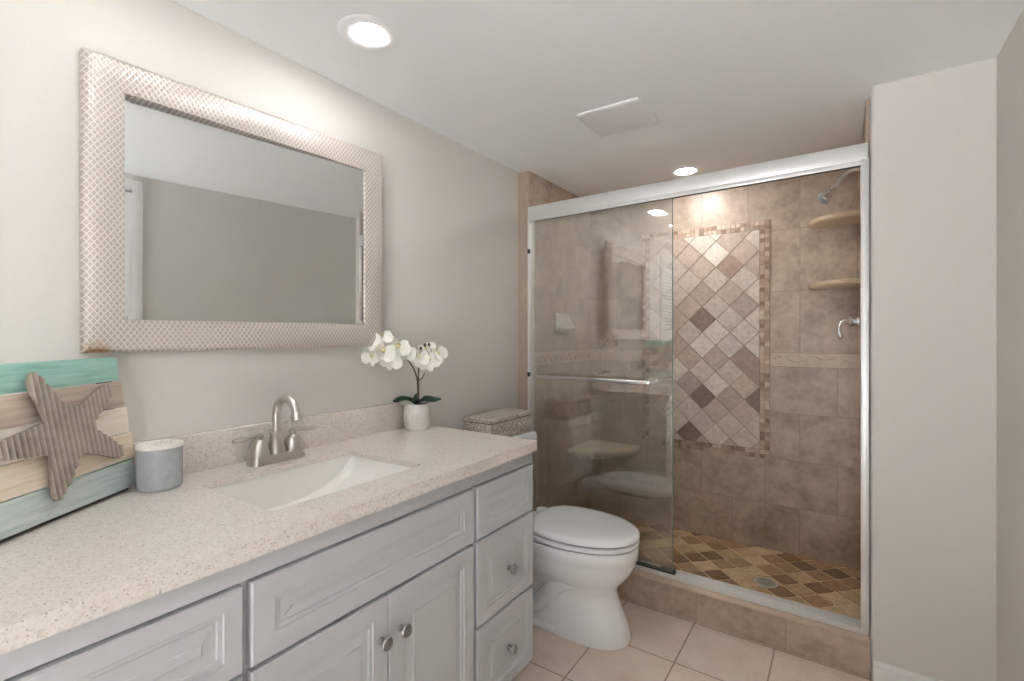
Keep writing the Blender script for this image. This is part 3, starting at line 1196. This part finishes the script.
# ------------------------------------------------------------------ candle jar
cx_, cy_ = 0.0925, 0.5005
ca = thing('candle_jar', 'grey-blue frosted candle jar with a white lid, right of the starfish plaque', 'candle', (cx_, cy_, CT))
b = B()
lathe(b, [(0.043, 0.0), (0.046, 0.003), (0.0475, 0.010), (0.0478, 0.05), (0.0470, 0.100), (0.0445, 0.1005), (0.0440, 0.02), (0.0, 0.018)], (cx_, cy_, CT), 40)
obj('jar', b, M_JAR, ca)
b = B()
lathe(b, [(0.0435, 0.0185), (0.0435, 0.075), (0.0, 0.073)], (cx_, cy_, CT), 32)
obj('wax', b, M_WAX, ca)
b = B()
lathe(b, [(0.043, 0.0945), (0.043, 0.1008), (0.0492, 0.1010), (0.0496, 0.104), (0.0488, 0.1085), (0.0470, 0.110), (0.0, 0.110)], (cx_, cy_, CT), 40)
li = obj('lid', b, M_LID, ca)
b = B()
for k in range(3):
    for q in range(5 - abs(k - 1)):
        yy = cy_ - 0.022 + 0.011 * q + 0.004 * k
        xx = cx_ - 0.016 + 0.014 * k
        tube(b, [(xx - 0.003, yy - 0.002, CT + 0.1102), (xx + 0.003, yy + 0.001, CT + 0.1102), (xx - 0.002, yy + 0.004, CT + 0.1102)], 0.0008, 5)
obj('embossing', b, plain('lid_embossing', (0.62, 0.58, 0.53), 0.6), li)

# ------------------------------------------------------------------ orchid
ox, oy = 0.085, 1.387
orc = thing('potted_orchid', 'white orchid in a round white ceramic pot at the end of the counter', 'plant', (ox, oy, CT))
b = B()
lathe(b, [(0.040, 0.0), (0.044, 0.002), (0.0515, 0.018), (0.0545, 0.042), (0.0535, 0.068), (0.0500, 0.095), (0.0485, 0.104), (0.0455, 0.104), (0.046, 0.085), (0.0, 0.084)], (ox, oy, CT), 36)
obj('pot', b, M_POT, orc)
b = B()
lathe(b, [(0.045, 0.082), (0.042, 0.094), (0.028, 0.099), (0.0, 0.101)], (ox, oy, CT), 20)
for k in range(40):
    a, r = random.uniform(0, 2 * PI), random.uniform(0, 0.036)
    lathe(b, [(0.0, -0.004), (0.005, 0.0), (0.0035, 0.004), (0.0, 0.006)], (ox + r * math.cos(a), oy + r * math.sin(a), CT + 0.097), 6)
obj('moss', b, M_SOIL, orc)
# picture-right direction on the counter and away direction, for laying out the spray
Rt = Vector((math.cos(YAW), math.sin(YAW), 0))
Aw = Vector((-math.sin(YAW), math.cos(YAW), 0))
OP = Vector((ox, oy, CT))


def op(r, z, a=0.0):
    return OP + Rt * r + Aw * a + Vector((0, 0, z))


def leaf(pts, wid, mat, name='leaf', droop=0.25, roll=0.0):
    path = smooth_path(pts, 5)
    n = len(path)
    bm = B()
    rows = []
    for i, p in enumerate(path):
        t = i / (n - 1)
        tan = (path[min(i + 1, n - 1)] - path[max(i - 1, 0)]).normalized()
        sd = tan.cross(Vector((0, 0, 1))).normalized()
        sd = Matrix.Rotation(roll, 3, tan) @ sd
        nrm = sd.cross(tan)
        w = wid * (math.sin(PI * min(1, t * 0.86 + 0.12)) ** 0.7)
        rows.append([p + sd * (w * k) + nrm * (abs(k) * w * droop) for k in (-1, -0.5, 0, 0.5, 1)])
    TH = 0.0016
    rings = []
    for r in rows:
        rings.append(r + [q - Vector((0, 0, TH)) for q in r[::-1]])
    loft(bm, rings)
    return obj(name, bm, mat, orc, 60)


leaf([op(0.0, 0.098), op(-0.030, 0.118, 0.0), op(-0.062, 0.124, -0.015), op(-0.090, 0.116, -0.03)], 0.017, M_LEAF, droop=-0.2, roll=-0.75)
leaf([op(0.0, 0.098), op(0.03, 0.122, -0.012), op(0.07, 0.120, -0.02), op(0.100, 0.124, -0.02)], 0.0155, M_LEAF, roll=0.65)
leaf([op(0.0, 0.098), op(0.014, 0.120, -0.02), op(0.022, 0.126, -0.045)], 0.018, M_LEAF, roll=0.3)
leaf([op(0.0, 0.098), op(-0.004, 0.122, 0.0), op(0.004, 0.146, 0.01)], 0.013, M_LEAF, roll=0.5)
leaf([op(-0.006, 0.097), op(-0.03, 0.112, -0.025), op(-0.068, 0.112, -0.05)], 0.014, M_LEAFB, droop=-0.2, roll=-0.6)['label'] = 'pale leaf underside'


def stem(pts, r0, r1):
    path = smooth_path(pts, 5)
    bm = B()
    tube(bm, path, [r0 + (r1 - r0) * i / (len(path) - 1) for i in range(len(path))], 8)
    return obj('stem', bm, M_STEM, orc)


stem([op(0.0, 0.095), op(0.002, 0.16), op(-0.004, 0.215), op(-0.024, 0.265, -0.02), op(-0.058, 0.315, -0.065), op(-0.095, 0.340, -0.10), op(-0.132, 0.340, -0.138)], 0.0036, 0.0016)
stem([op(0.002, 0.095, 0.005), op(0.005, 0.17, 0.005), op(0.004, 0.225, 0.004), op(0.014, 0.280), op(0.046, 0.295), op(0.078, 0.305)], 0.0034, 0.0016)
stem([op(0.004, 0.195, 0.004), op(0.020, 0.205), op(0.030, 0.225)], 0.0024, 0.0018)


def petal(bm, M, L, Wd, cup, tw=0.0):
    NU, NV = 7, 5
    rows = []
    for i in range(NU + 1):
        t = i / NU
        w = Wd * math.sin(PI * (0.10 + 0.86 * t)) ** 0.75 * (0.55 + 0.55 * t)
        zc = cup * (t ** 1.6) * L
        row = []
        for j in range(NV + 1):
            s = -1 + 2 * j / NV
            row.append(M @ Vector((L * t, w * s, zc + abs(s) ** 2 * 0.22 * w - 0.03 * L * math.sin(6 * t + tw + 2 * s))))
        rows.append(row)
    th = M.to_3x3() @ Vector((0, 0, -0.0009))
    loft(bm, [r + [p + th for p in r[::-1]] for r in rows])


def blossom(c, face, s, spin):
    face = face.normalized()
    x = face.cross(Vector((0, 0, 1))).normalized()
    y = face.cross(x)
    F = Matrix((x, y, face)).transposed().to_4x4()
    F = Matrix.Translation(c) @ F @ Matrix.Rotation(spin, 4, 'Z')
    bm = B()
    for k, (a, L, Wd) in enumerate(((PI / 2, 0.030, 0.0115), (PI / 2 + 2.25, 0.028, 0.0105), (PI / 2 - 2.25, 0.028, 0.0105), (0.25, 0.033, 0.0205), (PI - 0.25, 0.033, 0.0205))):
        M = F @ Matrix.Rotation(a, 4, 'Z') @ Matrix.Translation((0.001, 0, 0.001 * k)) @ Matrix.Rotation(-random.uniform(0.05, 0.35), 4, 'Y')
        petal(bm, M, L * s, Wd * s, 0.06, k)
    fo = obj('blossom', bm, M_PETAL, orc, 60)
    bm = B()
    lathe(bm, [(0.0, -0.002), (0.005 * s, 0.002), (0.006 * s, 0.007), (0.003 * s, 0.012), (0.0, 0.013)], mat=F, seg=10)
    petal(bm, F @ Matrix.Rotation(-PI / 2, 4, 'Z') @ Matrix.Rotation(-0.9, 4, 'Y'), 0.014 * s, 0.007 * s, 0.3)
    obj('lip', bm, M_LIP, fo)


toC = (EYE - OP)
toC.z = 0
toC.normalize()
for r, z, a, s, fr, fz in ((-0.140, 0.352, -0.150, 1.45, -0.3, 0.25), (-0.134, 0.300, -0.150, 1.3, -0.6, -0.1), (-0.112, 0.372, -0.115, 1.35, 0.2, 0.5), (-0.098, 0.320, -0.135, 1.6, -0.1, 0.0),
                           (-0.062, 0.332, -0.075, 1.6, 0.3, 0.3), (-0.078, 0.284, -0.105, 1.4, 0.1, -0.3), (-0.028, 0.312, -0.040, 1.35, -0.3, 0.1), (0.012, 0.290, -0.030, 1.35, 0.2, 0.1),
                           (0.046, 0.278, -0.015, 1.6, 0.3, -0.1), (0.080, 0.300, 0.005, 1.35, 0.9, 0.3), (0.030, 0.318, 0.03, 1.25, 0.2, 0.8)):
    blossom(op(r, z, a), toC + Rt * fr + Vector((0, 0, fz)), s * 0.98, random.uniform(-0.5, 0.5))
for r, z in ((0.036, 0.336), (0.052, 0.338), (0.020, 0.322)):
    b = B()
    lathe(b, [(0.0, -0.008), (0.005, -0.004), (0.006, 0.001), (0.003, 0.007), (0.0, 0.009)], op(r, z, -0.03), 10)
    tube(b, [op(r, z - 0.006, -0.03), op(r + 0.004, z - 0.02, -0.01), op(r + 0.010, z - 0.036, 0)], 0.0012, 6)
    obj('bud', b, M_STEM, orc)

# ------------------------------------------------------------------ toilet
TY = 1.885
to = thing('toilet', 'white two-piece toilet with closed lid between the vanity and the shower', 'toilet', (0.45, TY, 0))


def egg(xb, xf, hw, z, n=48, wide=0.45, sq=0.62, zf=None):
    xm = xb + wide * (xf - xb)
    out = []
    for i in range(n):
        t = 2 * PI * i / n
        c, s = math.cos(t), math.sin(t)
        if c >= 0:
            x = xm + (xf - xm) * c
            y = hw * math.copysign(abs(s) ** 0.92, s)
        else:
            x = xm - (xm - xb) * abs(c) ** sq
            y = hw * math.copysign(abs(s) ** 0.80, s)
        zz = z + ((zf - z) * (x - xb) / (xf - xb) if zf is not None else 0)
        out.append(Vector((x, TY + y, zz)))
    return out


b = B()
loft(b, [egg(0.17, 0.777, 0.118, 0.0, wide=0.72, sq=0.5), egg(0.17, 0.780, 0.119, 0.012, wide=0.72, sq=0.5), egg(0.18, 0.765, 0.113, 0.06, wide=0.72, sq=0.5),
         egg(0.185, 0.735, 0.104, 0.13, wide=0.7, sq=0.5), egg(0.19, 0.720, 0.102, 0.18, wide=0.68, sq=0.5), egg(0.20, 0.722, 0.108, 0.205, wide=0.65),
         egg(0.20, 0.740, 0.125, 0.228, wide=0.6), egg(0.20, 0.764, 0.150, 0.255, wide=0.56), egg(0.20, 0.785, 0.167, 0.285, wide=0.53), egg(0.20, 0.798, 0.175, 0.315, wide=0.51),
         egg(0.20, 0.800, 0.177, 0.335, wide=0.5), egg(0.20, 0.806, 0.181, 0.340, wide=0.5), egg(0.20, 0.809, 0.183, 0.380, wide=0.5), egg(0.205, 0.805, 0.179, 0.388, wide=0.5)])
for s in (-1, 1):     # trapway relief on both sides
    tube(b, smooth_path([(0.60, TY + s * 0.075, 0.245), (0.50, TY + s * 0.088, 0.20), (0.43, TY + s * 0.092, 0.12), (0.37, TY + s * 0.092, 0.085), (0.31, TY + s * 0.092, 0.12), (0.29, TY + s * 0.092, 0.20), (0.24, TY + s * 0.088, 0.235), (0.20, TY + s * 0.08, 0.18)], 5), 0.040, 14)
    box(b, 0.19, 0.50, TY + s * 0.10 - 0.022, TY + s * 0.10 + 0.022, 0.0, 0.035, 0.012, 3)
obj('bowl', b, M_PORC, to, 50)
for s in (-1, 1):
    b = B(); lathe(b, [(0.012, 0.0), (0.012, 0.006), (0.008, 0.013), (0.0, 0.015)], (0.36, TY + s * 0.105, 0.035), 16)
    obj('bolt_cap', b, M_SEAT, to)
b = B()
loft(b, [egg(0.325, 0.804, 0.177, 0.3935, wide=0.46), egg(0.32, 0.810, 0.182, 0.3975, wide=0.46), egg(0.32, 0.810, 0.182, 0.409, wide=0.46), egg(0.325, 0.806, 0.178, 0.413, wide=0.46)])
obj('seat', b, M_SEAT, to)
b = B()
R = [egg(0.345, 0.805, 0.177, 0.4185, wide=0.44), egg(0.340, 0.812, 0.183, 0.4225, wide=0.44), egg(0.340, 0.812, 0.183, 0.432, wide=0.44), egg(0.345, 0.805, 0.177, 0.439, wide=0.44),
     egg(0.36, 0.785, 0.16, 0.4445, wide=0.44), egg(0.40, 0.75, 0.125, 0.448, wide=0.44), egg(0.48, 0.66, 0.07, 0.450, wide=0.44)]
loft(b, R)
obj('lid', b, M_SEAT, to, 50)
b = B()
loft(b, [egg(0.345, 0.796, 0.168, z_, wide=0.45) for z_ in (0.3875, 0.4195)])  # dark filler, shade of the seat and lid gaps put into its colour
obj('gap_filler', b, plain('seat_gap_shade', (0.16, 0.16, 0.165), 0.6), to)
for s in (-1, 1):
    b = B(); box(b, 0.300, 0.360, TY + s * 0.075 - 0.02, TY + s * 0.075 + 0.02, 0.387, 0.436, 0.008, 3)
    obj('hinge', b, M_SEAT, to)
b = B()
tank = lambda x1, hy, z, r=0.03: [Vector((x, y, z)) for x, y in rrect(0.022, x1, TY - hy, TY + hy, r, 6)]
loft(b, [tank(0.190, 0.165, 0.392), tank(0.200, 0.172, 0.405), tank(0.212, 0.180, 0.56), tank(0.218, 0.185, 0.7115)])
obj('tank', b, M_PORC, to, 40)
b = B()
loft(b, [tank(0.222, 0.188, 0.711), tank(0.232, 0.196, 0.718), tank(0.235, 0.199, 0.748), tank(0.230, 0.194, 0.761), tank(0.215, 0.182, 0.765)])
obj('tank_lid', b, M_PORC, to, 40)
b = B()
lathe(b, [(0.013, 0), (0.013, 0.008), (0.009, 0.012), (0.0, 0.013)], mat=Matrix.Translation((0.214, TY - 0.13, 0.645)) @ Matrix.Rotation(PI / 2, 4, 'Y'), seg=16)
tube(b, [(0.226, TY - 0.135, 0.645), (0.229, TY - 0.10, 0.640), (0.229, TY - 0.06, 0.634)], [0.006, 0.006, 0.008], 10, 0.6)
obj('flush_lever', b, M_CHROME, to)

# keepsake box on the tank
kb = thing('keepsake_box', 'low lidded box with shell inlay on the toilet tank', 'box', (0.12, 1.885, 0.765))
KX0, KX1, KY0, KY1 = 0.050, 0.205, 1.715, 2.058
b = B(); box(b, KX0, KX1, KY0, KY1, 0.7655, 0.846, 0.002)
obj('box_body', b, M_BOX, kb)
b = B(); box(b, KX0 + 0.004, KX1 - 0.004, KY0 + 0.004, KY1 - 0.004, 0.845, 0.8505)
obj('lid_gap', b, M_REVEAL, kb)
b = B(); box(b, KX0 - 0.002, KX1 + 0.002, KY0 - 0.002, KY1 + 0.002, 0.8495, 0.868, 0.003)
obj('box_lid', b, M_BOX, kb)

# ------------------------------------------------------------------ shower enclosure
en = thing('shower_enclosure', 'silver framed sliding glass shower enclosure on the tiled curb', 'shower door', (0.78, 2.27, 0.138))
XL, XJ = XT + 0.001, 1.560       # ends
LF = -0.014
zt0, zt1 = 1.888, 1.958     # header


def yf(x, z):
    """front face of the frame"""
    return 2.213 + 0.022 * (1 - (x - XL) / (XJ - XL))


def bar(bm, x0, x1, z0, z1, d0, d1, bev=0.0, lift=0.0):
    """box that follows the frame plane, d0..d1 behind its front face"""
    l0 = lift * (1 - (x0 - XL) / (XJ - XL))
    l1 = lift * (1 - (x1 - XL) / (XJ - XL))
    hexa(bm, [(x0, yf(x0, z0) + d0, z0 + l0), (x1, yf(x1, z0) + d0, z0 + l1), (x1, yf(x1, z0) + d1, z0 + l1), (x0, yf(x0, z0) + d1, z0 + l0),
              (x0, yf(x0, z1) + d0, z1 + l0), (x1, yf(x1, z1) + d0, z1 + l1), (x1, yf(x1, z1) + d1, z1 + l1), (x0, yf(x0, z1) + d1, z1 + l0)], bev)


b = B()
bar(b, XL, XJ + 0.008, zt0 + 0.004, zt1, 0.0, 0.058, 0.006, LF)
bar(b, XL, XJ + 0.008, zt0 - 0.012, zt0 + 0.006, 0.0, 0.006, 0.0015, LF)
hd = obj('header_rail', b, M_ALU, en)
b = B(); bar(b, XL + 0.02, XJ - 0.012, zt0 - 0.005, zt0 + 0.005, 0.008, 0.05, 0.0, LF)
obj('roller_channel', b, M_BLACK, hd)
b = B()
bar(b, XL, XJ + 0.008, 0.1375, 0.150, 0.0, 0.058, 0.002)
bar(b, XL, XJ + 0.008, 0.148, 0.158, 0.0, 0.005, 0.001)
bar(b, XL, XJ + 0.008, 0.148, 0.161, 0.053, 0.058, 0.001)
obj('bottom_track', b, M_ALU, en)
b = B()
bar(b, XJ - 0.016, XJ + 0.010, 0.150, zt0 + 0.01, 0.0, 0.020, 0.002)
bar(b, XJ - 0.006, XJ + 0.010, 0.150, zt0 + 0.01, 0.018, 0.058, 0.001)
j1 = obj('jamb', b, M_ALU, en)
b = B()
bar(b, XL, XL + 0.013, 0.150, zt0 - 0.003, 0.0, 0.012, 0.002)
bar(b, XL, XL + 0.010, 0.150, zt0 - 0.003, 0.016, 0.058, 0.001)
obj('jamb', b, M_ALU, en)
for z_ in (1.03, 0.40, 1.70):
    b = B(); bar(b, XL + 0.002, XL + 0.016, z_ - 0.012, z_ + 0.012, -0.006, 0.004, 0.002)
    obj('door_bumper', b, M_BLACK, en)


def glass_door(d, x0, x1):
    bm = B()
    bar(bm, x0, x1, 0.162, zt0 - 0.008, d, d + 0.006)
    g = obj('glass_door', bm, M_GLASS, en)
    bm = B()
    bar(bm, x1, x1 + 0.002, 0.162, zt0 - 0.008, d, d + 0.006)
    obj('polished_edge', bm, plain('green_glass_edge', srgb(150, 168, 158), 0.15), g)
    return g


g1 = glass_door(0.007, XL + 0.014, 0.848)
g2 = glass_door(0.045, XL + 0.010, 0.838)
# towel bar on the outer door
b = B()
z_ = 1.027
bar(b, 0.135, 0.755, z_ - 0.010, z_ + 0.010, -0.054, -0.042, 0.004)
for x_ in (0.155, 0.735):
    bar(b, x_ - 0.012, x_ + 0.012, z_ - 0.009, z_ + 0.009, -0.044, 0.0070, 0.003)
obj('towel_bar', b, M_CHROME, g1)
b = B()
bar(b, 0.66, 0.845, 0.1505, 0.168, 0.019, 0.027, 0.002)
bar(b, 0.79, 0.858, 0.1505, 0.172, 0.014, 0.040, 0.003)
obj('bottom_guide', b, M_BLACK, en)

# ------------------------------------------------------------------ things in the shower


def quarter(r, n=20, flutes=0, amp=0.0):
    out = [(0.0, 0.0)]
    m = n if not flutes else flutes * 6
    for i in range(m + 1):
        t = PI / 2 * i / m
        rr = r - (amp * (0.5 - 0.5 * math.cos(2 * PI * flutes * i / m)) if flutes else 0)
        out.append((rr * math.cos(t), rr * math.sin(t)))
    return out


XSR = XS - 0.012
SR = 0.225


def corner_shelf(z, label):
    t = tag(thing('corner_shelf', label, 'shelf', (XSR, YB, z)), label, 'shelf', 'tan corner shelves in the shower')
    bm = B()
    fnq = lambda s: [Vector((XSR - 0.0005 - u * s, YB - 0.0005 - v * s, 0)) for u, v in quarter(SR)]
    loft(bm, [[p + Vector((0, 0, z + h)) for p in fnq(s)] for s, h in ((0.90, -0.016), (0.97, -0.012), (1.0, -0.003), (1.0, 0.006), (0.985, 0.011))])
    obj('shelf_plate', bm, M_SHELF, t)
    bm = B()
    arcp = [Vector((XSR - 0.002 - u * 0.972, YB - 0.002 - v * 0.972, z + 0.011)) for u, v in quarter(SR)[1:]]
    tube(bm, arcp, 0.005, 8)
    obj('shelf_lip', bm, M_SHELF, t)
    return t


corner_shelf(1.826, 'tan ceramic corner shelf just below the shower head')
corner_shelf(1.499, 'tan ceramic corner shelf just above the shower valve lever')

# corner seat, bottom left
cs = thing('shower_bench', 'cream quarter-round corner seat with a fluted edge low in the shower', 'seat', (XT, YB, 0.50))
b = B()
RS = 0.345
q = lambda s, fl, am: [Vector((XT + 0.001 + u * s, YB - 0.0005 - v * s, 0)) for u, v in quarter(RS, flutes=22, amp=am)]
loft(b, [[p + Vector((0, 0, h)) for p in q(s, 22, am)] for s, am, h in ((0.93, 0.0, 0.478), (0.965, 0.012, 0.484), (0.985, 0.012, 0.502), (0.995, 0.0, 0.508), (1.0, 0.0, 0.524), (0.985, 0.0, 0.530))])
obj('seat_top', b, M_SEATC, cs, 50)
b = B()
loft(b, [[p + Vector((0, 0, h)) for p in q(s, 22, 0.0)] for s, h in ((0.12, 0.40), (0.35, 0.43), (0.60, 0.478))])
obj('support', b, M_SEATC, cs)

# soap dish on the left tiles
sd = thing('soap_dish', 'white ceramic soap dish on the tiled wall left of the glass', 'soap dish', (XT, 2.62, 1.26))
b = B()
box(b, XT + 0.0005, XT + 0.014, 2.535, 2.71, 1.255, 1.375, 0.006, 3)
obj('back_plate', b, M_SOAP, sd)
b = B()
loft(b, [[Vector((XT + 0.008 + r * math.cos(t), 2.62 + 1.15 * r * math.sin(t), z_)) for t in [-PI / 2 + PI * i / 16 for i in range(17)]] for r, z_ in ((0.03, 1.262), (0.062, 1.268), (0.078, 1.284), (0.080, 1.298), (0.072, 1.298), (0.066, 1.283), (0.03, 1.276))])
obj('dish', b, M_SOAP, sd)
for s in (-1, 1):
    b = B()
    tube(b, smooth_path([(XT + 0.012, 2.62 + s * 0.068, 1.352), (XT + 0.024, 2.62 + s * 0.067, 1.330), (XT + 0.048, 2.62 + s * 0.06, 1.300)], 4), 0.008, 8)
    obj('horn', b, M_SOAP, sd)

# shower head
SHY = 2.66
sh = thing('showerhead', 'chrome shower head on a curved arm from the right tiles', 'shower head', (XSR, SHY, 1.975))
b = B()
lathe(b, [(0.030, 0), (0.029, 0.004), (0.018, 0.012), (0.011, 0.015), (0, 0.0155)], mat=Matrix.Translation((XSR, SHY, 1.985)) @ Matrix.Rotation(-PI / 2, 4, 'Y'), seg=24)
obj('flange', b, M_CHROME, sh)
arm = smooth_path([(XSR - 0.004, SHY, 1.985), (XSR - 0.035, SHY, 1.986), (XSR - 0.066, SHY, 1.970), (XSR - 0.098, SHY, 1.930), (XSR - 0.112, SHY, 1.912)], 5)
b = B(); tube(b, arm, 0.0085, 14)
obj('arm', b, M_NICKEL, sh)
dv = (arm[-1] - arm[-2]).normalized()
dv = (dv + Vector((-0.10, -0.15, 0))).normalized()
ax = dv.orthogonal().normalized()
Mh = Matrix((ax, dv.cross(ax), dv)).transposed().to_4x4()
b = B()
lathe(b, [(0.0115, -0.006), (0.0135, 0.0), (0.0135, 0.006), (0.010, 0.010), (0.012, 0.016), (0.022, 0.028), (0.030, 0.046), (0.032, 0.054), (0.029, 0.060), (0.027, 0.0605)], mat=Matrix.Translation(arm[-1]) @ Mh, seg=28)
hdd = obj('head', b, M_CHROME, sh)
b = B()
lathe(b, [(0.027, 0.0600), (0.0265, 0.0625), (0.0, 0.0635)], mat=Matrix.Translation(arm[-1]) @ Mh, seg=28)
for k in range(3):
    for i in range(6 + 6 * k):
        a = 2 * PI * i / (6 + 6 * k)
        r = 0.007 * (k + 1)
        lathe(b, [(0.0013, 0.0625), (0.001, 0.065), (0, 0.0652)], mat=Matrix.Translation(arm[-1]) @ Mh @ Matrix.Translation((r * math.cos(a), r * math.sin(a), 0)), seg=6)
obj('nozzles', b, plain('nozzle_plate', (0.6, 0.61, 0.62), 0.3, 0.6), hdd)

# valve
vy, vz = 2.66, 1.303
va = thing('shower_valve', 'chrome shower valve lever on the right tiles under the corner shelves', 'valve', (XSR, vy, vz))
b = B()
Mv = Matrix.Translation((XSR, vy, vz)) @ Matrix.Rotation(-PI / 2, 4, 'Y')
lathe(b, [(0.080, 0.0), (0.079, 0.004), (0.060, 0.010), (0.035, 0.013), (0.0, 0.0135)], mat=Mv, seg=36)
obj('escutcheon', b, M_CHROME, va)
b = B()
lathe(b, [(0.024, 0.012), (0.023, 0.020), (0.015, 0.028), (0.017, 0.034), (0.023, 0.040), (0.024, 0.050), (0.018, 0.057), (0.010, 0.060), (0.0, 0.061)], mat=Mv, seg=28)
obj('hub', b, M_CHROME, va)
b = B()
tube(b, smooth_path([(XSR - 0.045, vy, vz), (XSR - 0.066, vy - 0.004, vz + 0.006), (XSR - 0.084, vy - 0.008, vz - 0.012), (XSR - 0.086, vy - 0.01, vz - 0.046), (XSR - 0.076, vy - 0.012, vz - 0.076)], 5), [0.008] * 14 + [0.009, 0.010, 0.011, 0.012, 0.0115, 0.009, 0.004], 12)
obj('lever', b, M_CHROME, va)

# drain
dn_ = thing('shower_drain', 'round metal drain cover in the brown shower floor tiles', 'drain', (1.183, 2.621, 0.05))
b = B()
lathe(b, [(0.052, -0.002), (0.052, 0.0035), (0.049, 0.0055), (0.044, 0.0055), (0.043, 0.003), (0.0, 0.003)], (1.183, 2.621, 0.05), 36)
obj('drain_ring', b, M_NICKEL, dn_)
b = B()
for k in range(-3, 4):
    hw_ = math.sqrt(0.042 ** 2 - (k * 0.0115) ** 2)
    box(b, 1.183 - hw_, 1.183 + hw_, 2.621 + k * 0.0115 - 0.0025, 2.621 + k * 0.0115 + 0.0025, 0.0525, 0.0555, 0.0006, 1)
box(b, 1.183 - 0.003, 1.183 + 0.003, 2.621 - 0.042, 2.621 + 0.042, 0.0525, 0.0552)
obj('grate', b, M_KNOB, dn_)
